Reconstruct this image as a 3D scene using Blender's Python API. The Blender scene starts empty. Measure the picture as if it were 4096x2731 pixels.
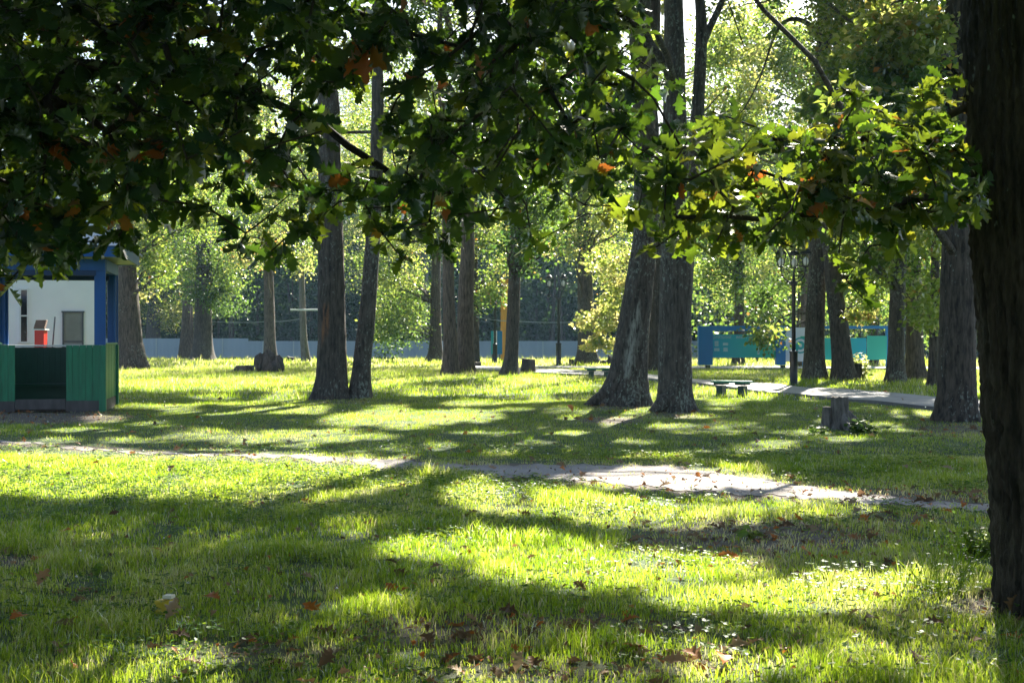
import bpy, bmesh, math, random
import numpy as np
from mathutils import Vector, Matrix

# ------------------------------------------------------------------ camera, light, exposure
scene = bpy.context.scene
COL = scene.collection
CAM_H = 1.45
F = 3005.0            # focal length in units of the 2352 px wide photograph
CX, HZ = 1176.0, 772.0
SUN_AZ, SUN_EL = math.radians(17.0), math.radians(35.0)
SUNV = np.array([math.sin(SUN_AZ) * math.cos(SUN_EL), math.cos(SUN_AZ) * math.cos(SUN_EL), math.sin(SUN_EL)])

cam = bpy.data.cameras.new('camera')
cam.sensor_width = 36.0
cam.lens = 36.0 * F / 2352.0
cam.shift_y = -12.0 / 2352.0
cam.clip_start, cam.clip_end = 0.1, 6000.0
cam.dof.use_dof = True
cam.dof.focus_distance = 11.0
cam.dof.aperture_fstop = 9.0
co = bpy.data.objects.new('camera', cam)
co.location = (0, 0, CAM_H)
co.rotation_euler = (math.radians(90), 0, 0)
COL.objects.link(co)
scene.camera = co

world = bpy.data.worlds.new('World')
scene.world = world
world.use_nodes = True
wn = world.node_tree.nodes
bg = wn['Background']
sky = wn.new('ShaderNodeTexSky')
sky.sky_type = 'NISHITA'
sky.sun_disc = False
sky.sun_elevation = SUN_EL
sky.sun_rotation = SUN_AZ
sky.air_density = 1.0
sky.dust_density = 1.2
world.node_tree.links.new(sky.outputs[0], bg.inputs[0])
bg.inputs[1].default_value = 0.05

sl = bpy.data.lights.new('sun', 'SUN')
sl.energy = 5.0
sl.angle = math.radians(0.5)
sl.color = (1.0, 0.93, 0.80)
so = bpy.data.objects.new('sun', sl)
so.rotation_euler = Vector(SUNV).to_track_quat('Z', 'Y').to_euler()
so.location = (10, 30, 40)
COL.objects.link(so)

scene.view_settings.view_transform = 'Standard'
scene.view_settings.look = 'None'
scene.view_settings.exposure = 2.25
scene.view_settings.gamma = 1.0
scene.cycles.max_bounces = 6
scene.cycles.diffuse_bounces = 4
scene.cycles.glossy_bounces = 2
scene.cycles.transmission_bounces = 4
scene.cycles.transparent_max_bounces = 4
scene.cycles.use_denoising = True
scene.cycles.caustics_reflective = False
scene.cycles.caustics_refractive = False

rng = np.random.default_rng(7)
random.seed(7)

# ------------------------------------------------------------------ ground shape and pixel helpers
def smooth(a, b, x):
    t = np.clip((np.asarray(x, float) - a) / (b - a), 0, 1)
    return t * t * (3 - 2 * t)

def wob(x, y, s, seed=0):
    """cheap smooth noise, about -1..1"""
    r = np.random.default_rng(seed + 100)
    v = 0
    for k in range(5):
        a = r.uniform(0, 6.28); fr = r.uniform(.6, 1.7) / s; p = r.uniform(0, 6.28)
        v = v + np.sin((np.cos(a) * x + np.sin(a) * y) * fr * 6.28 + p)
    return v / 2.6

def ground(x, y):
    x = np.asarray(x, float); y = np.asarray(y, float)
    g = -0.55 * smooth(62, 118, y)
    g = g + 0.025 * wob(x, y, 5.0, 1) * smooth(4, 9, y) * (1 - smooth(30, 60, y))
    return g

def gz(x, y):
    return float(ground(x, y))

def depth(py, px=CX):
    lo, hi = 2.0, 400.0
    for _ in range(50):
        m = .5 * (lo + hi)
        z = CAM_H - (py - HZ) / F * m
        if z > gz((px - CX) / F * m, m): lo = m
        else: hi = m
    return .5 * (lo + hi)

def W(px, py, Y):
    return np.array([(px - CX) / F * Y, Y, CAM_H - (py - HZ) / F * Y])

def to_px(P):
    P = np.asarray(P, float)
    Y = np.maximum(P[..., 1], .3)
    return CX + P[..., 0] / Y * F, HZ - (P[..., 2] - CAM_H) / Y * F

# places where the sun reaches the grass: (px, py, rx, ry, share of sun)
LIT = [(200, 1090, 340, 58, 1), (560, 1100, 430, 56, 1), (850, 1100, 200, 30, .95), (150, 1032, 220, 14, .8),
       (1130, 1152, 110, 33, .95), (1075, 1108, 70, 22, .95),
       (1560, 1105, 270, 28, 1), (1900, 1138, 170, 14, .9), (620, 1050, 150, 11, .9), (900, 1062, 70, 9, .8),
       (1290, 1165, 170, 30, .9), (1500, 1180, 250, 28, .9), (1760, 1165, 250, 20, .8),
       (1100, 1268, 260, 32, 1), (1430, 1318, 340, 46, 1), (1750, 1365, 340, 45, 1), (1980, 1352, 130, 34, .95),
       (2280, 1262, 60, 42, .8), (2200, 1362, 90, 30, .75),
       (850, 1405, 140, 26, .7), (890, 1440, 170, 22, .35), (380, 1530, 180, 45, .9), (1560, 1500, 160, 35, .8),
       (1700, 1545, 130, 32, 1), (420, 1240, 330, 42, .5), (800, 1212, 130, 38, .6), (1980, 1490, 110, 24, .3),
       (480, 880, 250, 15, 1), (640, 935, 115, 20, .95), (980, 957, 210, 17, .95), (1190, 868, 220, 16, .95),
       (820, 968, 90, 12, .85), (560, 998, 200, 14, .7), (760, 1002, 160, 12, .75), (950, 1035, 130, 9, .7),
       (1150, 1000, 130, 9, .5), (1502, 905, 22, 34, 1), (1330, 948, 75, 10, .7), (1430, 950, 40, 9, .7),
       (1650, 985, 110, 13, .65), (1800, 1030, 160, 12, .6), (1930, 1015, 70, 10, .6), (1750, 905, 380, 16, .6),
       (2000, 855, 90, 12, .9), (1680, 850, 120, 9, .8), (1240, 910, 130, 8, .5)]

def lit(px, py):
    px = np.asarray(px, float); py = np.asarray(py, float)
    v = np.full(px.shape, .05)
    v = np.where((py < 872) & (py > 810), .5, v)
    n = np.sin(px * .011 + py * .05 + np.sin(py * .21)) + .8 * np.sin(px * .023 - py * .17 + 2) + .6 * np.sin(py * .33 + px * .004) + .5 * np.sin(px * .041 + py * .09)
    v = np.maximum(v, np.where(py < 1060, .9, .35) * np.clip((n - np.where((py > 880) & (py < 1020), .38, .75)) / .35, 0, 1))
    wx = px + 22 * np.sin(py * .09 + px * .013) + 12 * np.sin(px * .05)
    wy = py + 4 * np.sin(px * .031) + 3 * np.sin(px * .083 + 1)
    for cx, cy, rx, ry, s in LIT:
        q = ((wx - cx) / rx) ** 2 + ((wy - cy) / ry) ** 2
        v = np.maximum(v, s * np.clip((1.35 - q) / .5, 0, 1))
    return v

def sun_to_ground(P):
    t = (P[:, 2]) / SUNV[2]
    G = P - t[:, None] * SUNV[None, :]
    G[:, 2] = 0
    return G

BEAMS = []      # sunlit boughs: (centre, radius)
def beam_keep(P):
    k = np.ones(len(P), bool)
    for c, r in BEAMS:
        d = P - c
        t = d @ SUNV
        q = np.linalg.norm(d - t[:, None] * SUNV, axis=1)
        k &= ~((t > r * 1.1) & (q < r * .9))
    return k | (rng.random(len(P)) < .12)

def sun_keep(P, strength=.97):
    """False for the leaf clumps that would shade the sunny patches of the lawn"""
    G = sun_to_ground(P)
    px, py = to_px(G)
    vis = (G[:, 1] > 4.8) & (G[:, 1] < 75) & (px > -350) & (px < 2700)
    l = np.where(vis, lit(px, py), 0.0)
    return rng.random(len(P)) > l * strength

# ------------------------------------------------------------------ object helpers
def link(o, parent=None):
    COL.objects.link(o)
    if parent is not None: o.parent = parent
    return o

def thing(name, label, cat, loc=(0, 0, 0), rz=0.0, group=None):
    o = bpy.data.objects.new(name, None)
    o.empty_display_size = .2
    o.location = [float(v) for v in loc]; o.rotation_euler = (0, 0, rz)
    o['label'] = label; o['category'] = cat
    if group: o['group'] = group
    return link(o)

def tag(o, label, cat, group=None):
    o['label'] = label; o['category'] = cat
    if group: o['group'] = group
    return o

def big_mesh(name, V, T, mat, parent=None, tint=None, origin=None, smoothed=False, attr=None):
    """V (n,3), T (m,k) faces of equal size -> one object"""
    V = np.asarray(V, np.float32).copy(); T = np.asarray(T, np.int32)
    if origin is not None: V -= np.asarray(origin, np.float32)[None, :]
    me = bpy.data.meshes.new(name)
    k = T.shape[1]
    me.vertices.add(len(V)); me.vertices.foreach_set('co', V.ravel())
    me.loops.add(T.size); me.loops.foreach_set('vertex_index', T.ravel())
    me.polygons.add(len(T)); me.polygons.foreach_set('loop_start', np.arange(0, T.size, k, dtype=np.int32))
    if tint is not None:
        a = me.attributes.new('tint', 'FLOAT', 'FACE'); a.data.foreach_set('value', np.asarray(tint, np.float32))
    if attr:
        for nm, val in attr.items():
            a = me.attributes.new(nm, 'FLOAT', 'POINT'); a.data.foreach_set('value', np.asarray(val, np.float32))
    me.update(calc_edges=True)
    if smoothed: me.shade_smooth()
    me.materials.append(mat)
    o = bpy.data.objects.new(name, me)
    if origin is not None and parent is None: o.location = [float(v) for v in origin]
    return link(o, parent)

class MB:
    """collects simple shapes into one mesh"""
    def __init__(s): s.bm = bmesh.new()
    def box(s, c, d, rz=0.0, bev=0.0, M=None):
        r = bmesh.ops.create_cube(s.bm, size=1.0)
        vs = r['verts']
        m = Matrix.Translation(c) @ Matrix.Rotation(rz, 4, 'Z') @ Matrix.Diagonal((*d, 1))
        if M is not None: m = M @ m
        bmesh.ops.transform(s.bm, matrix=m, verts=vs)
        if bev:
            es = list({e for v in vs for e in v.link_edges})
            bmesh.ops.bevel(s.bm, geom=es, offset=bev, segments=2, affect='EDGES', profile=.5)
        return s
    def lathe(s, prof, n=16, c=(0, 0, 0), cap=True):
        rings = []
        for r, z in prof:
            rings.append([s.bm.verts.new((c[0] + r * math.cos(2 * math.pi * i / n), c[1] + r * math.sin(2 * math.pi * i / n), c[2] + z)) for i in range(n)])
        for a, b in zip(rings[:-1], rings[1:]):
            for i in range(n):
                s.bm.faces.new((a[i], a[(i + 1) % n], b[(i + 1) % n], b[i]))
        if cap:
            s.bm.faces.new(rings[0][::-1]); s.bm.faces.new(rings[-1])
        return s
    def tube(s, pts, rad, n=8):
        pts = [Vector(p) for p in pts]
        if not hasattr(rad, '__len__'): rad = [rad] * len(pts)
        rings = []
        for i, p in enumerate(pts):
            t = (pts[min(i + 1, len(pts) - 1)] - pts[max(i - 1, 0)]).normalized()
            a = t.cross(Vector((0, 0, 1)) if abs(t.z) < .9 else Vector((1, 0, 0))).normalized(); b = t.cross(a)
            rings.append([s.bm.verts.new(p + (a * math.cos(6.28319 * k / n) + b * math.sin(6.28319 * k / n)) * rad[i]) for k in range(n)])
        for a, b in zip(rings[:-1], rings[1:]):
            for i in range(n): s.bm.faces.new((a[i], b[i], b[(i + 1) % n], a[(i + 1) % n]))
        s.bm.faces.new(rings[0]); s.bm.faces.new(rings[-1][::-1])
        return s
    def poly(s, pts):
        s.bm.faces.new([s.bm.verts.new(p) for p in pts]); return s
    def prism(s, pts, y0, y1):
        a = [s.bm.verts.new((x, y0, z)) for x, z in pts]; b = [s.bm.verts.new((x, y1, z)) for x, z in pts]
        n = len(pts)
        s.bm.faces.new(a); s.bm.faces.new(b[::-1])
        for i in range(n): s.bm.faces.new((a[(i + 1) % n], a[i], b[i], b[(i + 1) % n]))
        return s
    def build(s, name, mat, parent=None, smoothed=False, loc=None):
        bmesh.ops.recalc_face_normals(s.bm, faces=s.bm.faces)
        me = bpy.data.meshes.new(name); s.bm.to_mesh(me); s.bm.free()
        if smoothed: me.shade_smooth()
        me.materials.append(mat)
        o = bpy.data.objects.new(name, me)
        if loc is not None: o.location = loc
        return link(o, parent)

# ------------------------------------------------------------------ materials
def newmat(name):
    m = bpy.data.materials.new(name); m.use_nodes = True
    nt = m.node_tree; nt.nodes.clear()
    out = nt.nodes.new('ShaderNodeOutputMaterial')
    return m, nt, out

def ramp(nt, fac, stops):
    r = nt.nodes.new('ShaderNodeValToRGB')
    while len(r.color_ramp.elements) < len(stops): r.color_ramp.elements.new(.5)
    for e, (p, c) in zip(r.color_ramp.elements, stops):
        e.position = p; e.color = (*c, 1)
    if fac is not None: nt.links.new(fac, r.inputs[0])
    return r.outputs[0]

def coords(nt, scale=(1, 1, 1), kind='Object'):
    tc = nt.nodes.new('ShaderNodeTexCoord'); mp = nt.nodes.new('ShaderNodeMapping')
    mp.inputs['Scale'].default_value = scale
    nt.links.new(tc.outputs[kind], mp.inputs[0]); return mp.outputs[0]

def noise(nt, vec, scale, detail=4, rough=.55):
    n = nt.nodes.new('ShaderNodeTexNoise'); n.inputs['Scale'].default_value = scale
    n.inputs['Detail'].default_value = detail; n.inputs['Roughness'].default_value = rough
    if vec is not None: nt.links.new(vec, n.inputs['Vector'])
    return n.outputs['Fac']

def leaf_mat(name, stops, tstops, mixf=.5, gloss=.08, rough=.35, gk=.7):
    m, nt, out = newmat(name)
    at = nt.nodes.new('ShaderNodeAttribute'); at.attribute_name = 'tint'
    c1 = ramp(nt, at.outputs['Fac'], stops); c2 = ramp(nt, at.outputs['Fac'], tstops)
    d = nt.nodes.new('ShaderNodeBsdfDiffuse'); t = nt.nodes.new('ShaderNodeBsdfTranslucent')
    nt.links.new(c1, d.inputs[0]); nt.links.new(c2, t.inputs[0])
    mx = nt.nodes.new('ShaderNodeMixShader'); mx.inputs[0].default_value = mixf
    nt.links.new(d.outputs[0], mx.inputs[1]); nt.links.new(t.outputs[0], mx.inputs[2])
    g = nt.nodes.new('ShaderNodeBsdfGlossy'); g.inputs['Roughness'].default_value = rough
    fr = nt.nodes.new('ShaderNodeFresnel'); fr.inputs[0].default_value = 1.42
    ml = nt.nodes.new('ShaderNodeMath'); ml.operation = 'MULTIPLY_ADD'; ml.inputs[1].default_value = gk; ml.inputs[2].default_value = gloss * .3
    nt.links.new(fr.outputs[0], ml.inputs[0])
    m2 = nt.nodes.new('ShaderNodeMixShader'); nt.links.new(ml.outputs[0], m2.inputs[0])
    nt.links.new(mx.outputs[0], m2.inputs[1]); nt.links.new(g.outputs[0], m2.inputs[2])
    nt.links.new(m2.outputs[0], out.inputs[0])
    return m

M = {}
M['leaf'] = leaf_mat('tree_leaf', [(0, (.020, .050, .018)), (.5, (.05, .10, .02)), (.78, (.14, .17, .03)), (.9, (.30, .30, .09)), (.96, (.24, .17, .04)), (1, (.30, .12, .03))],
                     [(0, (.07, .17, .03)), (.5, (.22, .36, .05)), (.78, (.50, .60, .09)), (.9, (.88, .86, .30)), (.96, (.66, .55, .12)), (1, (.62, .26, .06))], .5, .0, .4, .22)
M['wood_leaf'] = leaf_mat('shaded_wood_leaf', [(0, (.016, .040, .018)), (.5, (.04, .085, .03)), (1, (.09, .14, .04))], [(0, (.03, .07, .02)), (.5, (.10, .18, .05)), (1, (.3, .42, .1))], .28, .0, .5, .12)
M['oak'] = leaf_mat('oak_leaf', [(0, (.009, .034, .027)), (.6, (.017, .052, .030)), (.9, (.06, .10, .02)), (.955, (.10, .10, .02)), (.975, (.30, .09, .02)), (1, (.36, .12, .03))],
                    [(0, (.05, .13, .015)), (.5, (.17, .31, .018)), (.9, (.40, .48, .03)), (.955, (.48, .44, .03)), (.975, (.75, .20, .03)), (1, (.8, .28, .05))], .42, .0, .38, .36)
M['grass'] = leaf_mat('grass_blade', [(0, (.045, .10, .008)), (.5, (.085, .155, .013)), (.8, (.22, .24, .06)), (1, (.36, .31, .15))],
                      [(0, (.26, .46, .012)), (.5, (.60, .75, .055)), (.8, (.82, .80, .30)), (1, (.84, .76, .50))], .52, .0, .33, .27)
M['clover'] = leaf_mat('clover_leaf', [(0, (.02, .07, .014)), (1, (.06, .14, .02))], [(0, (.12, .30, .015)), (1, (.46, .62, .04))], .5, .0, .4, .18)
M['litter'] = leaf_mat('dead_leaf', [(0, (.10, .06, .035)), (.4, (.22, .13, .07)), (.7, (.40, .29, .19)), (.85, (.42, .13, .03)), (1, (.5, .16, .02))],
                       [(0, (.10, .05, .02)), (.7, (.3, .2, .1)), (1, (.6, .2, .03))], .25, .0, .5, .15)

def bark_mat(name, dark=(.018, .014, .012), mid=(.105, .082, .066), lichen=(.20, .22, .19), amt=.71, vs=1.0, bump=.6, scarcol=(.34, .34, .31)):
    m, nt, out = newmat(name)
    v = coords(nt, (9 * vs, 9 * vs, 1.6 * vs)); v2 = coords(nt, (1, 1, .55))
    n1 = noise(nt, v, 2.2, 6, .65)
    base = ramp(nt, n1, [(.36, dark), (.62, mid)])
    l1 = noise(nt, v2, 20 * vs, 5, .7); l2 = noise(nt, v2, 1.3, 2)
    ad = nt.nodes.new('ShaderNodeMath'); ad.operation = 'MULTIPLY_ADD'; ad.inputs[1].default_value = .45
    nt.links.new(l2, ad.inputs[0]); nt.links.new(l1, ad.inputs[2])
    lm = ramp(nt, ad.outputs[0], [(amt + .12, (0, 0, 0)), (amt + .19, (1, 1, 1))])
    mx = nt.nodes.new('ShaderNodeMixRGB'); nt.links.new(lm, mx.inputs[0]); nt.links.new(base, mx.inputs[1]); mx.inputs[2].default_value = (*lichen, 1)
    p = nt.nodes.new('ShaderNodeBsdfPrincipled'); p.inputs['Roughness'].default_value = .9
    sa = nt.nodes.new('ShaderNodeAttribute'); sa.attribute_name = 'scar'
    sm = nt.nodes.new('ShaderNodeMath'); sm.operation = 'MULTIPLY_ADD'; sm.use_clamp = True; sm.inputs[1].default_value = 1.0
    s0 = nt.nodes.new('ShaderNodeMath'); s0.operation = 'MULTIPLY'; nt.links.new(sa.outputs['Fac'], s0.inputs[0])
    sr = ramp(nt, n1, [(.38, (0, 0, 0)), (.58, (1, 1, 1))]); nt.links.new(sr, s0.inputs[1])
    m3 = nt.nodes.new('ShaderNodeMixRGB'); nt.links.new(s0.outputs[0], m3.inputs[0]); nt.links.new(mx.outputs[0], m3.inputs[1]); m3.inputs[2].default_value = (*scarcol, 1)
    mx = m3
    nt.links.new(mx.outputs[0], p.inputs['Base Color'])
    b = nt.nodes.new('ShaderNodeBump'); b.inputs['Strength'].default_value = bump; b.inputs['Distance'].default_value = .03
    nt.links.new(n1, b.inputs['Height']); nt.links.new(b.outputs[0], p.inputs['Normal'])
    nt.links.new(p.outputs[0], out.inputs[0])
    return m

M['bark'] = bark_mat('oak_bark')
M['bark_scar'] = bark_mat('scarred_bark', scarcol=(.27, .11, .04))
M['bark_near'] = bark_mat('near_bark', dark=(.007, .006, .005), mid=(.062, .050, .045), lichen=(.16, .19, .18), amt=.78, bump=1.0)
M['bark_lichen'] = bark_mat('lichen_bark', dark=(.022, .018, .015), mid=(.115, .094, .078), lichen=(.22, .24, .20), amt=.665)
M['bark_pale'] = bark_mat('pale_bark', dark=(.09, .08, .07), mid=(.20, .18, .16), amt=.78)
M['bark_brown'] = bark_mat('brown_bark', dark=(.035, .025, .02), mid=(.15, .112, .088), amt=.84)
M['twig'] = bark_mat('twig_bark', dark=(.02, .016, .013), mid=(.05, .04, .033), amt=.9)
M['stump'] = bark_mat('weathered_wood', dark=(.06, .05, .045), mid=(.19, .165, .15), amt=.8)
M['stump_dark'] = bark_mat('rotten_wood', dark=(.022, .018, .017), mid=(.075, .062, .056), amt=.8)

def plain(name, col, rough=.6, var=.15, scale=6.0, bump=0.0, metal=0.0, vscale=(1, 1, 1), spec=.5):
    m, nt, out = newmat(name)
    v = coords(nt, vscale)
    n = noise(nt, v, scale, 5)
    c = ramp(nt, n, [(.25, tuple(max(0, x * (1 - var)) for x in col)), (.75, tuple(min(1, x * (1 + var)) for x in col))])
    p = nt.nodes.new('ShaderNodeBsdfPrincipled'); p.inputs['Roughness'].default_value = rough; p.inputs['Metallic'].default_value = metal
    p.inputs['Specular IOR Level'].default_value = spec
    nt.links.new(c, p.inputs['Base Color'])
    if bump:
        b = nt.nodes.new('ShaderNodeBump'); b.inputs['Strength'].default_value = bump; b.inputs['Distance'].default_value = .01
        nt.links.new(n, b.inputs['Height']); nt.links.new(b.outputs[0], p.inputs['Normal'])
    nt.links.new(p.outputs[0], out.inputs[0])
    return m

M['blue'] = plain('blue_paint', (.003, .085, .31), .45, .2, 5, .15, vscale=(1, 1, .2))
M['navy'] = plain('dark_blue_paint', (.004, .035, .12), .5, .2, 5, .15, vscale=(1, 1, .2))
M['green'] = plain('green_paint', (.005, .17, .085), .42, .3, 7, .2, vscale=(3, 3, .4))
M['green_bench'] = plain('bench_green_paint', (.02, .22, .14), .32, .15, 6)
M['green_dark'] = plain('dark_green_paint_and_shade', (.012, .05, .035), .5, .2, 6)
M['grime'] = plain('bare_grey_board', (.085, .075, .075), .8, .3, 9, .3, vscale=(1, 1, .3))
M['roof'] = plain('pale_sheet_roof', (.62, .62, .64), .4, .1, 3)
M['soffit'] = plain('yellow_soffit', (.55, .45, .12), .45, .2, 4)  # one even yellow across the underside of the eaves
M['white_wall'] = plain('white_painted_wall', (.86, .87, .90), .8, .06, 1.2, .1)
M['glass'] = plain('dark_window_glass', (.015, .018, .02), .08, .3, 2)
M['white_trim'] = plain('white_trim', (.75, .76, .78), .5, .06, 4)
M['grey_frame'] = plain('grey_frame', (.07, .08, .10), .5, .1, 4)
M['grey_pane'] = plain('dusty_pane', (.22, .23, .22), .25, .25, 1.5)
M['grey_panel'] = plain('grey_panel', (.24, .27, .32), .5, .1, 2)
M['red'] = plain('red_paint', (.62, .018, .012), .4, .1, 4)
M['shingle'] = plain('brown_shingle', (.20, .12, .09), .8, .2, 8, .2)
M['iron'] = plain('black_iron', (.012, .014, .018), .45, .2, 9)
M['bulb'] = plain('opal_glass', (.85, .85, .82), .25, .03, 3)
M['lamp_glass'] = plain('lantern_glass', (.08, .09, .09), .1, .2, 3)
M['fence'] = plain('grey_fence_sheet', (.30, .37, .45), .5, .08, .6, vscale=(1, 1, .3))
M['fence_post'] = plain('pale_fence_post', (.45, .50, .50), .5, .08, 2)
M['board_blue'] = plain('board_blue_paint', (.003, .17, .46), .4, .08, 2)
M['board_white'] = plain('board_white', (.74, .75, .80), .5, .04, 2)
M['wood'] = plain('yellow_pine', (.66, .32, .06), .5, .22, 5, .1, vscale=(5, 5, .3))
M['wood_pale'] = plain('pale_pine', (.58, .38, .18), .5, .2, 5, .1, vscale=(5, 5, .3))
M['teal'] = plain('teal_panel', (.02, .34, .42), .4, .08, 2)
M['teal_logo'] = plain('teal_logo_paint', (.02, .36, .36), .5, .06, 2)
M['ink'] = plain('pale_print', (.45, .62, .66), .6, .05, 2)
M['paper'] = plain('faded_paper', (.38, .60, .64), .7, .15, 9)
M['cut'] = plain('sawn_wood', (.42, .34, .27), .85, .25, 12, .2)
M['concrete'] = plain('path_paving', (.36, .345, .335), .85, .2, 3, .2)
M['kerb'] = plain('kerb_stone', (.14, .14, .15), .9, .2, 5, .2)
M['flower_glint'] = plain('white_petal_and_glint', (.8, .8, .78), .6, .04, 5)
M['yellow'] = plain('yellow_carton', (.70, .50, .03), .5, .2, 9)
M['carton_top'] = plain('pale_carton', (.75, .70, .58), .6, .08, 8)
M['wire'] = plain('wire_sheath', (.30, .34, .36), .5, .1, 3)

def gradient_mat(name, c0, c1, x0, x1):
    m, nt, out = newmat(name)
    tc = nt.nodes.new('ShaderNodeTexCoord'); sp = nt.nodes.new('ShaderNodeSeparateXYZ'); nt.links.new(tc.outputs['Object'], sp.inputs[0])
    mr = nt.nodes.new('ShaderNodeMapRange'); mr.inputs['From Min'].default_value = x0; mr.inputs['From Max'].default_value = x1
    nt.links.new(sp.outputs[0], mr.inputs[0])
    c = ramp(nt, mr.outputs[0], [(0, c0), (1, c1)])
    p = nt.nodes.new('ShaderNodeBsdfPrincipled'); p.inputs['Roughness'].default_value = .45
    nt.links.new(c, p.inputs['Base Color']); nt.links.new(p.outputs[0], out.inputs[0])
    return m

# ------------------------------------------------------------------ paths (in the photograph's pixels, laid on the ground)
PX = [-400, -50, 60, 250, 430, 700, 880, 1090, 1290, 1540, 1700, 1900, 2100, 2400, 2800]
P_FAR = [1000, 1013, 1019, 1030, 1040, 1047, 1055, 1066, 1068, 1074, 1097, 1124, 1147, 1166, 1190]
P_NEAR = [1003, 1016, 1023, 1036, 1045, 1056, 1069, 1086, 1103, 1129, 1139, 1147, 1160, 1184, 1212]
A_X = [1060, 1230, 1420, 1600, 1760, 1930, 2150, 2420, 2800]
A_FAR = [842, 849, 856, 875, 884, 899, 918, 943, 985]
A_NEAR = [848, 858, 867, 886, 903, 919, 944, 975, 1025]
B_X = [1200, 1290, 1420, 1600, 1810, 2060, 2400]
B_FAR = [842.5, 843, 843.5, 843, 844, 844.5, 846]
B_NEAR = [846, 847, 848, 848, 849, 849.5, 852]

def on_dirt(px, py, m=0.0):
    j = 3.0 * np.sin(px * .045) + 2.0 * np.sin(px * .13 + 1.3)
    return (py > np.interp(px, PX, P_FAR) - m + j * .6) & (py < np.interp(px, PX, P_NEAR) + m + j)

def on_paved(px, py):
    a = (px > A_X[0]) & (py > np.interp(px, A_X, A_FAR) - .6) & (py < np.interp(px, A_X, A_NEAR) + .6)
    b = (px > B_X[0]) & (py > np.interp(px, B_X, B_FAR)) & (py < np.interp(px, B_X, B_NEAR))
    return a | b

BARE = [(110, 958, 190, 17, 1), (1400, 966, 85, 9, .9), (2310, 1392, 150, 26, .9), (1740, 1240, 300, 50, .8), (1080, 1452, 270, 46, .75), (1350, 1440, 260, 30, .6), (650, 1500, 260, 34, .45), (1250, 1545, 330, 30, .5), (2050, 1200, 160, 24, .5),
        (20, 1290, 60, 18, .8), (1640, 1520, 260, 30, .4), (1550, 950, 60, 14, .6), (1420, 935, 75, 10, .7), (2200, 985, 110, 20, .6), (785, 922, 85, 8, .5), (2100, 1140, 200, 22, .6), (1900, 1300, 240, 30, .3)]

def bare(px, py):
    v = np.zeros(np.shape(px))
    for cx, cy, rx, ry, s in BARE:
        q = ((px - cx) / rx) ** 2 + ((py - cy) / ry) ** 2
        v = np.maximum(v, s * np.clip(1.3 - q, 0, 1))
    return v

# ------------------------------------------------------------------ the ground sheet
def build_ground():
    ys = np.concatenate([np.linspace(-60, 2, 12), np.linspace(2.6, 14, 80), np.geomspace(14.2, 130, 150), np.geomspace(135, 600, 20)])
    u = np.concatenate([-np.geomspace(.6, 1.2, 6)[::-1], np.linspace(-.56, .56, 190), np.geomspace(.6, 1.2, 6)])
    X = np.zeros((len(ys), len(u))); Yg = np.repeat(ys[:, None], len(u), 1)
    half = np.maximum(np.abs(ys), 40) if False else np.where(ys > 2, np.maximum(ys, 5.0), 40.0)
    X = u[None, :] * half[:, None]
    Z = ground(X, Yg)
    px, py = to_px(np.stack([X, Yg, Z], -1))
    front = Yg > 3
    b = np.where(front, bare(px, py), 0)
    b = np.where(front & on_dirt(px, py, 3), 1, b)
    b = np.where(front, b, 0)
    n, m = X.shape
    idx = np.arange(n * m).reshape(n, m)
    T = np.stack([idx[:-1, :-1], idx[:-1, 1:], idx[1:, 1:], idx[1:, :-1]], -1).reshape(-1, 4)
    mt, nt, out = newmat('lawn_soil')
    v = coords(nt)
    n1 = noise(nt, v, .35, 5); n2 = noise(nt, v, 3.5, 6, .7); n3 = noise(nt, v, 60, 3, .7)
    gcol = ramp(nt, n2, [(.3, (.022, .055, .010)), (.55, (.05, .10, .016)), (.75, (.11, .12, .035))])
    dcol = ramp(nt, n3, [(.25, (.055, .042, .032)), (.55, (.13, .105, .085)), (.8, (.24, .20, .16))])
    at = nt.nodes.new('ShaderNodeAttribute'); at.attribute_name = 'bare'
    mx = nt.nodes.new('ShaderNodeMixRGB'); nt.links.new(gcol, mx.inputs[1]); nt.links.new(dcol, mx.inputs[2])
    ad = nt.nodes.new('ShaderNodeMath'); ad.operation = 'MULTIPLY_ADD'; ad.inputs[1].default_value = .8; ad.inputs[2].default_value = -.3; ad.use_clamp = False
    nt.links.new(n2, ad.inputs[0])
    a2 = nt.nodes.new('ShaderNodeMath'); a2.operation = 'ADD'; a2.use_clamp = True; nt.links.new(at.outputs['Fac'], a2.inputs[0]); nt.links.new(ad.outputs[0], a2.inputs[1])
    nt.links.new(a2.outputs[0], mx.inputs[0])
    p = nt.nodes.new('ShaderNodeBsdfPrincipled'); p.inputs['Roughness'].default_value = .95
    nt.links.new(mx.outputs[0], p.inputs['Base Color'])
    bp = nt.nodes.new('ShaderNodeBump'); bp.inputs['Strength'].default_value = .6; bp.inputs['Distance'].default_value = .03
    nt.links.new(n3, bp.inputs['Height']); nt.links.new(bp.outputs[0], p.inputs['Normal'])
    nt.links.new(p.outputs[0], out.inputs[0])
    o = big_mesh('ground', np.stack([X, Yg, Z], -1).reshape(-1, 3), T, mt, smoothed=True, attr={'bare': b.ravel()})
    o['kind'] = 'structure'

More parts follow.
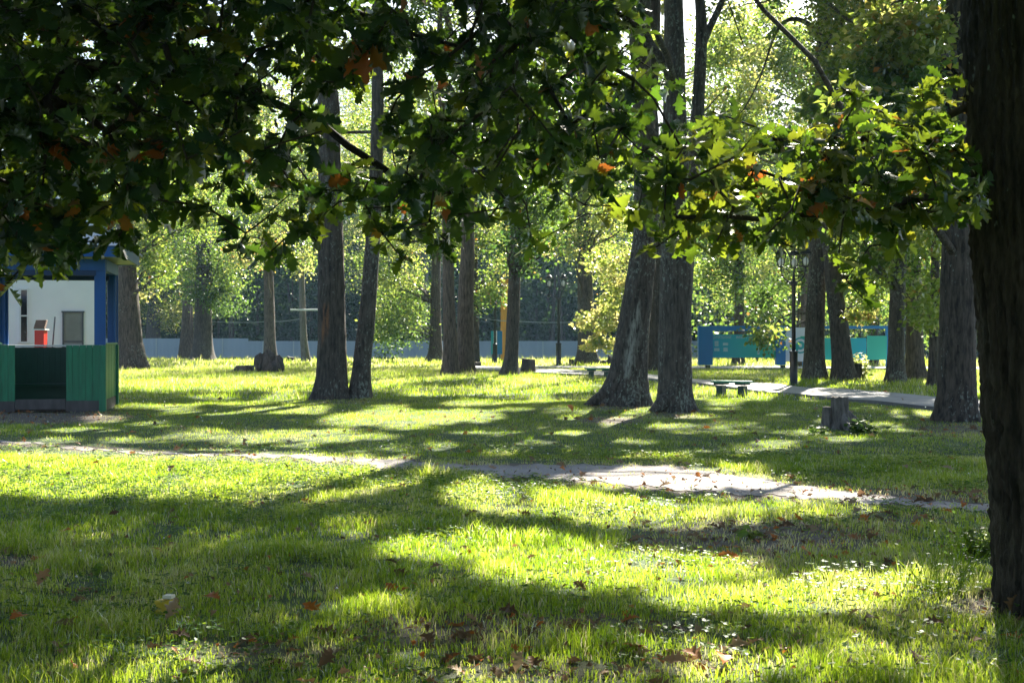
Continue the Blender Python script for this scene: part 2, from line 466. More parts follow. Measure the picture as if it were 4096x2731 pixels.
def strip(name, xs, far, near, mat, lift, n=160, across=5, ragged=0.0):
    px = np.linspace(xs[0], xs[-1], n)
    f = np.interp(px, xs, far); ne = np.interp(px, xs, near)
    V = []
    for i in range(n):
        j1 = ragged * (math.sin(px[i] * .06) + .7 * math.sin(px[i] * .17 + 2)); j2 = ragged * (math.sin(px[i] * .045) + .7 * math.sin(px[i] * .13 + 1))
        for k in range(across):
            py = (f[i] + j1 * .6) + (ne[i] + j2 - f[i] - j1 * .6) * k / (across - 1)
            Y = CAM_H * F / (py - HZ)
            X = (px[i] - CX) / F * Y
            V.append((X, Y, gz(X, Y) + lift))
    idx = np.arange(n * across).reshape(n, across)
    T = np.stack([idx[:-1, 1:], idx[1:, 1:], idx[1:, :-1], idx[:-1, :-1]], -1).reshape(-1, 4)
    o = big_mesh(name, V, T, mat, smoothed=True)
    o['kind'] = 'structure'
    return V

def build_paths():
    mt, nt, out = newmat('sandy_dirt')
    v = coords(nt)
    n1 = noise(nt, v, 1.1, 5, .6); n2 = noise(nt, v, 40, 4, .7)
    c = ramp(nt, n1, [(.3, (.19, .165, .15)), (.6, (.35, .32, .30))]); c2 = ramp(nt, n2, [(.3, (.55, .5, .46)), (.55, (1, 1, 1))])
    mx = nt.nodes.new('ShaderNodeMixRGB'); mx.blend_type = 'MULTIPLY'; mx.inputs[0].default_value = .8
    nt.links.new(c, mx.inputs[1]); nt.links.new(c2, mx.inputs[2])
    p = nt.nodes.new('ShaderNodeBsdfPrincipled'); p.inputs['Roughness'].default_value = .95; nt.links.new(mx.outputs[0], p.inputs['Base Color'])
    b = nt.nodes.new('ShaderNodeBump'); b.inputs['Strength'].default_value = .5; b.inputs['Distance'].default_value = .02
    nt.links.new(n2, b.inputs['Height']); nt.links.new(b.outputs[0], p.inputs['Normal']); nt.links.new(p.outputs[0], out.inputs[0])
    strip('dirt_path', PX, P_FAR, P_NEAR, mt, .006, 260, 6, 3.0)
    for nm, xs, fa, ne, h in (('paved_path', A_X, A_FAR, A_NEAR, .07), ('far_paved_path', B_X, B_FAR, B_NEAR, .06)):
        V = strip(nm, xs, fa, ne, M['concrete'], h, 120, 4)
        nv = np.array(V).reshape(120, 4, 3)[:, 3, :]
        lo = nv.copy(); lo[:, 2] -= h + .05
        kv = np.concatenate([nv + np.array([0, -.002, .003]), lo + np.array([0, -.002, 0]), nv + np.array([0, .07, .003])])
        i = np.arange(119)
        T = np.concatenate([np.stack([i, i + 1, i + 121, i + 120][::-1], -1), np.stack([i, i + 240, i + 241, i + 1][::-1], -1)])
        o = big_mesh('path_kerb', kv, T, M['kerb']); o['kind'] = 'structure'

# ------------------------------------------------------------------ leaves
def norm(a): return a / np.maximum(np.linalg.norm(a, axis=-1, keepdims=True), 1e-9)

SIMPLE_V = np.array([[0, 0, 0], [.36, .45, .10], [0, 1, -.06], [-.36, .45, .10]], float)
SIMPLE_T = np.array([[0, 1, 2], [0, 2, 3]])

def oak_template(bend=.2, fold=.18, seed=0):
    r = np.random.default_rng(seed); side = r.normal()
    t = np.array([0, .10, .20, .26, .36, .43, .55, .62, .74, .81, .91, 1.0])
    w = np.array([.012, .035, .17, .10, .30, .16, .38, .19, .31, .17, .16, .0])
    f = np.array([0, 0, .03, .0, .05, .0, .06, 0, .07, .0, .04, 0])
    V = []
    for i in range(len(t)):
        for s in (-1, 0, 1):
            wi = w[i] * (1 + .22 * r.normal()) if s else 0
            V.append((s * wi + .05 * side * math.sin(3.1 * t[i]), t[i] + (f[i] if s else 0), -bend * t[i] ** 2 + fold * abs(wi) + .05 * r.normal() * abs(wi) * 2))
    T = []
    for i in range(len(t) - 1):
        a = 3 * i
        T += [(a, a + 1, a + 4), (a, a + 4, a + 3), (a + 1, a + 2, a + 5), (a + 1, a + 5, a + 4)]
    return np.array(V), np.array(T)
OAK = [oak_template(.18, .25, 1), oak_template(.42, .12, 2), oak_template(.02, .45, 3), oak_template(.30, -.15, 4), oak_template(-.12, .3, 5), oak_template(.55, .35, 6), oak_template(.2, .6, 7)]
for k_, w_ in enumerate((1, .8, 1.1, .9, .75, 1, .85)): OAK[k_] = (OAK[k_][0] * np.array([w_, 1, 1]), OAK[k_][1])

def leaf_cloud(P, D, N, S, tV, tT):
    y = norm(D); x = norm(np.cross(y, N)); z = np.cross(x, y)
    V = P[:, None, :] + S[:, None, None] * (tV[None, :, 0:1] * x[:, None, :] + tV[None, :, 1:2] * y[:, None, :] + tV[None, :, 2:3] * z[:, None, :])
    k = len(tV)
    T = (np.arange(len(P)) * k)[:, None, None] + tT[None]
    return V.reshape(-1, 3), T.reshape(-1, 3)

def rand_dirs(n, zb=0.0, zs=1.0):
    d = rng.normal(size=(n, 3)); d[:, 2] = d[:, 2] * zs + zb
    return norm(d)

def foliage(centers, radii, per, size, tint_mu, tint_sd, name, parent, origin, flat=.75, hot=0.0):
    """leaf clumps around centers, one mesh"""
    n = len(centers)
    if n == 0: return None
    c = np.repeat(centers, per, 0); r = np.repeat(radii, per)
    off = rng.normal(size=(len(c), 3)) * np.array([.5, .5, .5 * flat]) * r[:, None]
    P = c + off
    D = norm(off + .6 * rng.normal(size=P.shape) * r[:, None] + np.array([0, 0, -.15]) * r[:, None])
    N = rand_dirs(len(P), .7)
    S = size * rng.uniform(.65, 1.3, len(P))
    kk = sun_keep(P, 1.0) & beam_keep(P); mu_ = np.repeat(rng.normal(tint_mu, tint_sd, n), per)[kk]
    P, D, N, S = P[kk], D[kk], N[kk], S[kk]
    V, T = leaf_cloud(P - D * S[:, None] * .5, D, N, S, SIMPLE_V, SIMPLE_T)
    mu = mu_
    ti = np.clip(mu + rng.normal(0, .10, len(P)), 0, .9)
    if hot: ti = np.where(rng.random(len(P)) < hot, rng.uniform(.9, 1, len(P)), ti)
    return big_mesh(name, V, T, M['leaf'], parent, np.repeat(ti, 2), origin)

# ------------------------------------------------------------------ trunks
def resample(pts, rad, step):
    pts = np.asarray(pts, float); rad = np.asarray(rad, float)
    d = np.concatenate([[0], np.cumsum(np.linalg.norm(np.diff(pts, axis=0), axis=1))])
    n = max(4, int(d[-1] / step) + 1)
    s = np.linspace(0, d[-1], n)
    Q = np.stack([np.interp(s, d, pts[:, k]) for k in range(3)], -1)
    R = np.interp(s, d, rad)
    k = np.array([1, 2, 3, 2, 1]) / 9
    w = min(2, n // 4)
    for _ in range(2 if w else 0):
        E = np.concatenate([Q[:1].repeat(2, 0), Q, Q[-1:].repeat(2, 0)])
        Qn = sum(k[j] * E[j:j + n] for j in range(5)); Qn[0] = Q[0]; Qn[-1] = Q[-1]; Q = Qn
    return Q, R, s

def trunk_arrays(pts, rad, segs=20, step=.15, flare=.6, fh=.35, lobes=5, rough=.03, seed=0, ridges=0.0, dirs=None):
    Q, R, s = resample(pts, rad, step)
    r = np.random.default_rng(seed)
    th = np.linspace(0, 2 * np.pi, segs, endpoint=False)
    tan = norm(np.gradient(Q, axis=0))
    ax = norm(np.cross(tan, np.array([0, 1, 0.0]))); ay = np.cross(tan, ax)
    ph = r.uniform(0, 6.28, 6)
    z = (s)[:, None]; t = th[None, :]
    lob = .22 + .9 * np.maximum(0, .5 + .5 * np.cos(lobes * t + ph[0] + .5 * np.sin(t + ph[1]) + .4 * np.sin(2 * t + ph[2]))) ** 1.7
    k = 1 + flare * np.exp(-z / fh) * lob + .25 * flare * np.exp(-z / (fh * 3.2))
    if dirs:
        for a, amp, hh in dirs:      # single strong roots: angle, size, height
            k = k + amp * np.exp(-z / hh) * np.maximum(0, np.cos(t - a)) ** 6
    k = k + rough * (np.sin(3 * t + 1.3 * z + ph[2]) + .7 * np.sin(5 * t - 2.1 * z + ph[3]) + .6 * np.sin(2 * t + .6 * z + ph[4]))
    if ridges:
        nr = segs // 4
        k = k + ridges * (np.sin(nr * t + 1.2 * np.sin(2.3 * z + ph[5]) + .8 * np.sin(5 * z + 3 * t)) * (.6 + .4 * np.sin(7 * z + 5 * t)) + .5 * r.normal(size=(len(s), segs)))
    rr = R[:, None] * k
    V = Q[:, None, :] + rr[..., None] * (np.cos(t)[..., None] * ax[:, None, :] + np.sin(t)[..., None] * ay[:, None, :])
    n = len(s); idx = np.arange(n * segs).reshape(n, segs)
    nx = np.roll(idx, -1, 1)
    T = np.stack([idx[:-1], nx[:-1], nx[1:], idx[1:]], -1).reshape(-1, 4)
    return V.reshape(-1, 3), T

def merge(parts):
    Vs, Ts, o = [], [], 0
    for V, T in parts:
        Vs.append(V); Ts.append(T + o); o += len(V)
    return np.concatenate(Vs), np.concatenate(Ts)

def tube_arrays(pts, rad, n=5):
    pts = np.asarray(pts, float); rad = np.asarray(rad, float)
    tan = norm(np.gradient(pts, axis=0))
    up = np.where(np.abs(tan[:, 2:3]) < .9, np.array([[0, 0, 1.0]]), np.array([[1.0, 0, 0]]))
    a = norm(np.cross(tan, up)); b = np.cross(tan, a)
    th = np.linspace(0, 2 * np.pi, n, endpoint=False)
    V = pts[:, None, :] + rad[:, None, None] * (np.cos(th)[None, :, None] * a[:, None, :] + np.sin(th)[None, :, None] * b[:, None, :])
    idx = np.arange(len(pts) * n).reshape(len(pts), n); nx = np.roll(idx, -1, 1)
    return V.reshape(-1, 3), np.stack([idx[:-1], nx[:-1], nx[1:], idx[1:]], -1).reshape(-1, 4)

TREES = []
def tree(label, axis, base_y, bark='bark', top=17.0, crown=(4.5, 7.5), tint=.55, low=(), flare=.42, group='park trees with visible trunks', segs=20, roots=(), scar=(),
         clumps=90, lobes=5, dirs=None, extra=(), name='oak_tree', hot=.02, Y=None, ridges=0.0, lean_up=None):
    """axis: [(px, py, width_px)...] from the base upward, all at the tree's own distance"""
    px0 = axis[0][0]
    if Y is None: Y = depth(base_y, px0)
    base = W(px0, base_y, Y); base[2] = gz(base[0], Y) - .06
    pts = [base]; rad = [axis[0][2] * Y / F / 2]
    for (px, py, w) in axis[1:]:
        p = W(px, py, Y); pts.append(p); rad.append(w * Y / F / 2)
    last, prev = pts[-1], pts[-2]
    d = last - prev; d = d / np.linalg.norm(d)
    if lean_up is not None: d = norm(np.array([lean_up, 0, 1.0]))
    z = last[2]
    while z < top - 2:
        d = norm(d + np.array([rng.normal(0, .08), rng.normal(0, .12), .25]))
        last = last + d * 1.6; z = last[2]
        pts.append(last); rad.append(max(.05, rad[-1] * .84))
    t = thing(name, label, 'tree', (base[0], base[1], gz(base[0], Y)), 0, group)
    o = np.array(t.location)
    seed = int(px0) + int(base_y)
    step = .07 if Y < 12 else (.12 if Y < 40 else .2)
    parts = [trunk_arrays(pts, rad, segs, step, flare, .30 if Y > 12 else .22, lobes, .03, seed, ridges, dirs)]
    for ex in extra:       # more stems of the same tree: [(px,py,w)...]
        ep = [W(a, b, Y + dy) for a, b, c, dy in ex]; er = [c * Y / F / 2 for a, b, c, dy in ex]
        l2 = ep[-1]
        dd = norm(ep[-1] - ep[-2])
        for _ in range(4):
            dd = norm(dd + np.array([rng.normal(0, .1), rng.normal(0, .1), .2])); l2 = l2 + dd * 1.2; ep.append(l2); er.append(er[-1] * .75)
        parts.append(trunk_arrays(ep, er, max(10, segs - 6), step * 1.5, 0, .3, 5, .03, seed + 5))
    for ro_ in roots:
        rp = [W(a, b, Y + dy) for a, b, c, dy in ro_]; parts.append(tube_arrays(resample(rp, np.ones(len(rp)), .1)[0], np.interp(np.linspace(0, 1, len(resample(rp, np.ones(len(rp)), .1)[0])), np.linspace(0, 1, len(ro_)), [c * Y / F for a, b, c, dy in ro_]), 12))
    P = np.array(pts)
    TREES.append(dict(scar=scar, obj=t, o=o, pts=P, rad=np.array(rad), Y=Y, x=base[0], tint=tint, low=low, crown=crown, top=top, parts=parts, bark=bark, clumps=clumps, cl=[], cr=[], hot=hot))
    return TREES[-1]

def limb_to(tr, target, r0=None, cap=.08):
    P = tr['pts']; R = tr['rad']
    h = target[2] - .45 * np.linalg.norm((target - tr['o'])[:2])
    k = int(np.argmin(np.abs(P[:, 2] - max(h, P[0, 2] + 2.0, tr.get('zmin', 0)))))
    k = max(1, k)
    a = P[k]; rr = min(R[k] * .45, cap) if r0 is None else r0
    mid = a + (target - a) * .5 + np.array([rng.normal(0, .25), rng.normal(0, .25), rng.uniform(.1, .5)])
    q = []
    for s in np.linspace(0, 1, 8):
        q.append((1 - s) ** 2 * a + 2 * s * (1 - s) * mid + s * s * target + rng.normal(0, .05, 3) * (0 < s < 1))
    return tube_arrays(q, np.linspace(rr, .012, 8), 6)

# ================================================================== build
build_ground()
build_paths()

# ------------------------------------------------------------------ park trees, traced trunk by trunk
T = {}
G1 = 'dark trunks of the park'
T['a'] = tree('thick dark oak right beside the blue gazebo with a wide root on its right', [(303, 848, 58), (300, 780, 53), (295, 690, 47), (290, 600, 42), (288, 480, 38)], 848, flare=.25, crown=(4.5, 7), tint=.5, dirs=[(0.15, .5, .5)], roots=[[(308, 800, 24, -.2), (328, 836, 15, -.4), (346, 851, 6, -.4)]])
T['b'] = tree('dark oak just right of the thick trunk by the gazebo, before the grey fence', [(348, 824, 42), (352, 760, 32), (355, 690, 28), (352, 560, 24)], 824, tint=.62)
T['c'] = tree('brown twin stemmed trunk with a sunlit edge left of its thicker grey neighbour', [(424, 829, 30), (427, 760, 22), (429, 700, 18), (432, 560, 15)], 829, 'bark_brown', tint=.68, clumps=60, extra=[[(437, 826, 14, .3), (439, 760, 11, .3), (436, 680, 9, .3), (434, 560, 8, .3)]])
T['d'] = tree('grey oak with low green boughs standing against the grey fence', [(465, 831, 52), (466, 770, 42), (467, 700, 38), (468, 560, 33)], 831, tint=.40)
T['e'] = tree('slim dark tree rising behind the uprooted stump mass', [(621, 832, 32), (620, 780, 26), (618, 690, 23), (615, 560, 19), (614, 460, 16)], 832, 'bark_brown', tint=.6, clumps=70)
T['f'] = tree('pale grey leaning trunk carrying the white cross bar near the fence', [(703, 833, 20), (697, 780, 16), (694, 690, 14), (692, 560, 12)], 833, 'bark_pale', tint=.72, clumps=60)
T['g'] = tree('stout dark oak with an orange scar, left of a touching pair', [(760, 917, 72), (761, 860, 65), (762, 780, 62), (762, 690, 60), (760, 560, 58), (757, 400, 52), (755, 240, 50)], 917, 'bark_scar', scar=[(746, 690, 742, 790, 4), (754, 700, 750, 775, 3)], crown=(5, 10.5), segs=36, flare=.45, ridges=.03)
T['h'] = tree('lichen grey leaning trunk, right of a touching pair', [(826, 910, 46), (832, 820, 38), (842, 740, 37), (850, 650, 35), (858, 540, 33), (864, 380, 30), (868, 230, 28)], 910, 'bark_lichen', crown=(4, 10.5), segs=28, flare=.5, Y=T['g']['Y'] + .25,
              extra=[[(866, 303, 9, 0), (830, 306, 7, 0), (790, 300, 6, 0), (752, 312, 4, 0)]], ridges=.015)
T['i'] = tree('almost black upright trunk with wide roots in front of the fence', [(1000, 833, 34), (1000, 780, 26), (1001, 700, 24), (1002, 560, 20)], 833, 'bark', tint=.5, flare=.9)
T['j'] = tree('brownish trunk, left of two standing close together by the pale grass', [(1034, 860, 36), (1034, 790, 32), (1031, 700, 28), (1028, 560, 25), (1026, 400, 22)], 860, 'bark_brown', tint=.6)
T['k'] = tree('thicker brown trunk, right of two standing close together by the pale grass', [(1066, 858, 42), (1068, 790, 38), (1070, 700, 36), (1073, 580, 32), (1076, 420, 28)], 858, 'bark_brown', tint=.55, Y=depth(858) + .4)
T['l'] = tree('narrow dark trunk half hidden behind the brown pair', [(1093, 836, 18), (1093, 780, 16), (1092, 680, 14), (1090, 560, 12)], 836, tint=.5, clumps=50)
T['m'] = tree('slim leaning dark trunk with a spreading base in front of the wooden pillar', [(1170, 863, 38), (1175, 820, 30), (1178, 740, 29), (1182, 640, 27), (1185, 540, 25), (1188, 420, 22)], 863, crown=(4, 8.5), tint=.55, segs=26)
T['n'] = tree('dark trunk behind the bright yellow maple boughs beside the street lamp', [(1348, 837, 46), (1347, 790, 38), (1345, 700, 36), (1342, 580, 32), (1340, 440, 28)], 837, tint=.72, flare=.8)
T['p'] = tree('leaning oak with a pale scar and big roots, left of the central pair', [(1425, 931, 100), (1437, 880, 84), (1447, 820, 76), (1458, 740, 70), (1470, 650, 64), (1483, 540, 57), (1480, 380, 50), (1476, 200, 47), (1462, 0, 44)], 931, 'bark_lichen', crown=(5, 10.5), segs=40, flare=.30, dirs=[(math.pi, .5, .5), (math.pi * 1.3, .35, .22), (0, .25, .25)], lobes=6, ridges=.03, lean_up=-.05, scar=[(1466, 700, 1440, 870, 15)], roots=[[(1428, 876, 24, -.1), (1400, 900, 19, -.25), (1376, 918, 12, -.3), (1340, 933, 4, -.3)], [(1450, 890, 22, -.2), (1462, 925, 12, -.5), (1470, 945, 4, -.6)]],
              extra=[[(1488, 300, 30, .2), (1500, 200, 26, .3), (1503, 100, 25, .4), (1506, 0, 24, .5)]])
T['q'] = tree('straight lichen covered oak, right of the central pair', [(1550, 945, 82), (1551, 880, 76), (1550, 800, 73), (1551, 700, 72), (1554, 560, 70), (1552, 380, 60), (1549, 200, 50), (1547, 0, 44)], 945, 'bark_lichen', crown=(5, 10.5), segs=40, flare=.22, dirs=[(math.pi, .5, .12)], ridges=.03, roots=[[(1538, 912, 22, -.15), (1512, 935, 15, -.3), (1488, 951, 6, -.35)]],
              extra=[[(1571, 700, 36, .35), (1580, 560, 34, .4), (1592, 400, 32, .5), (1601, 280, 31, .6), (1608, 160, 28, .6), (1612, 60, 27, .6), (1608, 0, 22, .6)], [(1608, 120, 18, .6), (1628, 60, 17, .6), (1655, 22, 15, .6), (1668, -20, 14, .6)]])
T['r'] = tree('dark trunk in the gap behind the central oak pair', [(1504, 852, 44), (1504, 780, 38), (1505, 680, 34), (1506, 560, 30)], 852, tint=.6, clumps=60)
T['s'] = tree('lichen trunk close to the right of the near street lamp', [(1870, 872, 52), (1871, 800, 45), (1872, 720, 43), (1876, 640, 40), (1882, 500, 38), (1890, 200, 36), (1895, 0, 34)], 872, 'bark_lichen', tint=.62, segs=26, crown=(4.5, 8), extra=[[(1888, 90, 14, 0), (1860, 45, 12, 0), (1815, 30, 10, 0), (1785, 50, 7, 0), (1770, 110, 5, 0)]])
T['t'] = tree('dark trunk leaning left with a short stub branch, in front of the teal board', [(1937, 873, 54), (1934, 820, 46), (1926, 740, 42), (1915, 640, 38), (1905, 560, 34), (1896, 440, 30)], 873, 'bark', tint=.55, segs=26, extra=[[(1916, 635, 14, 0), (1940, 630, 12, 0), (1962, 638, 8, -.1), (1975, 640, 5, -.2)]])
T['u'] = tree('tall trunk at the right end of the teal board, left of a close pair', [(2056, 878, 42), (2058, 800, 36), (2062, 680, 35), (2066, 520, 33), (2070, 300, 28)], 878, 'bark_lichen', tint=.65)
T['v'] = tree('brownish tall trunk, right of two close trunks behind the paved path', [(2104, 870, 44), (2101, 800, 38), (2098, 680, 37), (2096, 520, 34), (2094, 300, 28)], 870, 'bark_brown', tint=.7)
T['w'] = tree('thin dark trunk wedged behind the big right oak', [(2142, 886, 22), (2145, 780, 20), (2148, 600, 19), (2150, 420, 17)], 886, tint=.6, clumps=50)
T['x'] = tree('big dark oak standing at the end of the paved path', [(2196, 966, 96), (2198, 900, 84), (2200, 780, 80), (2203, 600, 78), (2205, 400, 74), (2207, 200, 72), (2208, 0, 70)], 966, 'bark', crown=(5.5, 8.5), tint=.62, segs=36, flare=.2, ridges=.03)
T['y'] = tree('slender dark trunk seen between the lamp and the lichen trunk', [(1846, 842, 22), (1847, 760, 20), (1850, 640, 18), (1852, 480, 16)], 842, 'bark_brown', tint=.6, clumps=50)
T['z'] = tree('short thick trunk seen under the left notice board', [(1696, 838, 26), (1697, 780, 24), (1699, 640, 21), (1702, 480, 18)], 838, tint=.62, clumps=70)
T['aa'] = tree('thin grey trunk left of the almost black upright trunk', [(977, 824, 14), (978, 760, 12), (979, 640, 10)], 824, 'bark_pale', tint=.65, clumps=50)
T['bb'] = tree('dark trunk far off between the two boards and the tall right trunks', [(2008, 838, 20), (2010, 760, 18), (2012, 600, 16)], 838, tint=.6, clumps=60)

# boughs that hang into the picture: tree, px, py, rx, ry, clumps, tint, hot share
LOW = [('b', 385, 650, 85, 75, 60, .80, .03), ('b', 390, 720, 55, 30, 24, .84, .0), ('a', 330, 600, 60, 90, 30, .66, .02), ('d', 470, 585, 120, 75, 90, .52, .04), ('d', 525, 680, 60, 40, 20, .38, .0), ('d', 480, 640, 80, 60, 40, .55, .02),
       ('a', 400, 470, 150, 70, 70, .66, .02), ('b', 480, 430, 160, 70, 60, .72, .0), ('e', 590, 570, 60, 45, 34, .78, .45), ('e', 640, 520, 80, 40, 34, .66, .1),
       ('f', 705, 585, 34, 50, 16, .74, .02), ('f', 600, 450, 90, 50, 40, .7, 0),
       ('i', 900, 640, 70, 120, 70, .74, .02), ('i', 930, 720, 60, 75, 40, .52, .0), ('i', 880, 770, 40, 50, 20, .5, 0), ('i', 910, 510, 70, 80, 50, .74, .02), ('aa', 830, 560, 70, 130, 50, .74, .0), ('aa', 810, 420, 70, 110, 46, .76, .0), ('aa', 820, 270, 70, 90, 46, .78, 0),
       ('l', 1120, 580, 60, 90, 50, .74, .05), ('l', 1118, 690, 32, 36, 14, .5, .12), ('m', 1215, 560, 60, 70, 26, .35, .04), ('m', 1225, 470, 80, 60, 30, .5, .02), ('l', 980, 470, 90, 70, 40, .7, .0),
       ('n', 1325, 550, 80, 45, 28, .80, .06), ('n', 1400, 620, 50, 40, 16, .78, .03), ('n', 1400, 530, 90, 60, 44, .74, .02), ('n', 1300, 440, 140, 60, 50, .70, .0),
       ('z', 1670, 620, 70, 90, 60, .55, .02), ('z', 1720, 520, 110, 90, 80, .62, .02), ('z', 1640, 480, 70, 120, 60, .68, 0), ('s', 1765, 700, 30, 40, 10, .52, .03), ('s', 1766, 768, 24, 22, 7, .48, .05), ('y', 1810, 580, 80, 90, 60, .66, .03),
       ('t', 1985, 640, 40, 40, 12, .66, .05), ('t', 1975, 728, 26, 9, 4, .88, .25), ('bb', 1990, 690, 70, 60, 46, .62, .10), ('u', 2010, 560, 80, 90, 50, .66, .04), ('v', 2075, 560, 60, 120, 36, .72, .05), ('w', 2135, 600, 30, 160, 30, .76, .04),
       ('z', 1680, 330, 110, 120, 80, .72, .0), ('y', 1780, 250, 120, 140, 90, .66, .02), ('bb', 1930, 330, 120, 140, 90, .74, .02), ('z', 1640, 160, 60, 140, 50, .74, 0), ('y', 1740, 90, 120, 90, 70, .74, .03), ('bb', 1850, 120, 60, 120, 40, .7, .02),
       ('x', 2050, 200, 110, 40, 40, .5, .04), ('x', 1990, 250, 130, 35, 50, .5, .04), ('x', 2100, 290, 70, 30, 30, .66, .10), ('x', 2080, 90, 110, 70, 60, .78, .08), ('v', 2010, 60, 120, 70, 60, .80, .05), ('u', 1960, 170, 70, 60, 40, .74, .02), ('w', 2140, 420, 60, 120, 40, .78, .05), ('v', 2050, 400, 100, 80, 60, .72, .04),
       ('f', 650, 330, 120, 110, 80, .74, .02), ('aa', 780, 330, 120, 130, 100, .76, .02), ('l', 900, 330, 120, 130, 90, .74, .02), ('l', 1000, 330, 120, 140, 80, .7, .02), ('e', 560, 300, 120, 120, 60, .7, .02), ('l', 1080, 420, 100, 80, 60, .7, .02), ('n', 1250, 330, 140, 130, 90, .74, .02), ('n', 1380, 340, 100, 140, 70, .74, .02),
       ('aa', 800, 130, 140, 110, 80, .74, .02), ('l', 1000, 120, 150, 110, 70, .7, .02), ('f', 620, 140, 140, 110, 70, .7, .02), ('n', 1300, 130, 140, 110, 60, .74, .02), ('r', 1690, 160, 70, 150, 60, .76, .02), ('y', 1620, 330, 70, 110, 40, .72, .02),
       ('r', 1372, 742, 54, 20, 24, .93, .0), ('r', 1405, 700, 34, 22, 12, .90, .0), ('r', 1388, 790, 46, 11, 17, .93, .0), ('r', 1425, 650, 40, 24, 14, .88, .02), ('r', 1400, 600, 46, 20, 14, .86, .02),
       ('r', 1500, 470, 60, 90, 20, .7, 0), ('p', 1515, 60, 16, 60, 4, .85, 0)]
rng2 = np.random.default_rng(21)
for key, px, py, rx, ry, n, ti, hot in LOW:
    tr = T[key]; Y = tr['Y']
    dpth = rng2.normal(0, 1.3, n)
    th = rng2.uniform(0, 6.28, n); q = np.sqrt(rng2.random(n))
    X = px + rx * q * np.cos(th); Yp = py + ry * q * np.sin(th)
    C = np.stack([(X - CX) / F * (Y + dpth), Y + dpth, CAM_H - (Yp - HZ) / F * (Y + dpth)], -1)
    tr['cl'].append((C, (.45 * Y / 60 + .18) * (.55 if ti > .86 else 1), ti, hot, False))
    if ti >= .60: BEAMS.append((W(px, py, Y), max(rx, ry) * Y / F))

# crowns that shade the lawn: leaf clumps set along the sun's rays above the shaded ground
def canopy_for_shade():
    n = 12000
    gy = 4.5 + (33 - 4.5) * np.sqrt(rng.random(n)); gx = rng.uniform(-.56, .56, n) * gy
    px, py = to_px(np.stack([gx, gy, np.zeros(n)], -1))
    keep = rng.random(n) > lit(px, py)
    gx, gy = gx[keep], gy[keep]
    zmin = (CAM_H + .27 * gy + 1.0) / .64
    z = zmin + rng.exponential(1.4, len(gx))
    z = np.minimum(z, 17.5)
    t = z / SUNV[2]
    P = np.stack([gx + t * SUNV[0], gy + t * SUNV[1], z], -1)
    P = P[sun_keep(P, 1.0)]
    m = 1900     # unseen leaves added over and behind the camera to cut sky light
    g2 = np.stack([rng.uniform(-9, 8, m), rng.uniform(-11, 5, m)], -1)
    z2 = 3.6 + .35 * np.maximum(g2[:, 1], 0) + rng.exponential(1.8, m)
    return np.concatenate([P, np.stack([g2[:, 0], g2[:, 1], z2], -1)])
CANOPY = canopy_for_shade()
owners = [T[k] for k in ('g', 'h', 'p', 'q', 'x', 's', 'm', 'a', 'k', 'u')]

# ------------------------------------------------------------------ foreground oaks
for bx_, by_, br_ in ((1250, 500, .32), (1040, 330, .22), (800, 190, .25), (1120, 60, .25), (1240, 140, .22), (1400, 480, .22), (1700, 500, .35), (1860, 560, .32), (2060, 460, .42), (1930, 380, .32), (2150, 330, .25), (500, 500, .22), (640, 470, .18), (860, 560, .15), (1010, 560, .22), (1180, 470, .16), (1560, 520, .22)):
    BEAMS.append((W(bx_, by_, 7.0), br_))
near = {}
def near_oak(name, label, path, rads, bark, segs, flare, ridges, lobes=5):
    t = thing(name, label, 'tree', (path[0][0], path[0][1], gz(path[0][0], path[0][1])), 0)
    o = np.array(t.location)
    V, Tt = trunk_arrays(path, rads, segs, .035, flare, .22, lobes, .02, 3, ridges)
    big_mesh('trunk', V, Tt, M[bark], t, None, o, True)
    return t, o
Yr = 6.94
def wr(px, py, Y=Yr): return tuple(W(px, py, Y))
right_path = [wr(2416, 1402), wr(2408, 1300), wr(2386, 1000), wr(2356, 600), wr(2338, 200), wr(2326, 0), wr(2310, -250), wr(2300, -700), wr(2290, -1500), wr(2290, -2600), wr(2300, -3800)]
right_path[0] = (right_path[0][0], Yr, gz(right_path[0][0], Yr) - .08)
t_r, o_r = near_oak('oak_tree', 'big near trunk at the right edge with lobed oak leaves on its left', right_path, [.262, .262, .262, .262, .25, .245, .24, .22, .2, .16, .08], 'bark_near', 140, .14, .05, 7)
left_path = [(-5.6, 8.6, -.08), (-5.55, 8.6, .8), (-5.5, 8.6, 2.2), (-5.4, 8.5, 4.2), (-5.2, 8.6, 7), (-5.0, 8.8, 10), (-4.9, 9, 13)]
t_l, o_l = near_oak('oak_tree', 'near oak whose dark lobed leaves overhang the top left of the view', left_path, [.34, .33, .31, .28, .22, .15, .06], 'bark', 48, .5, .02)

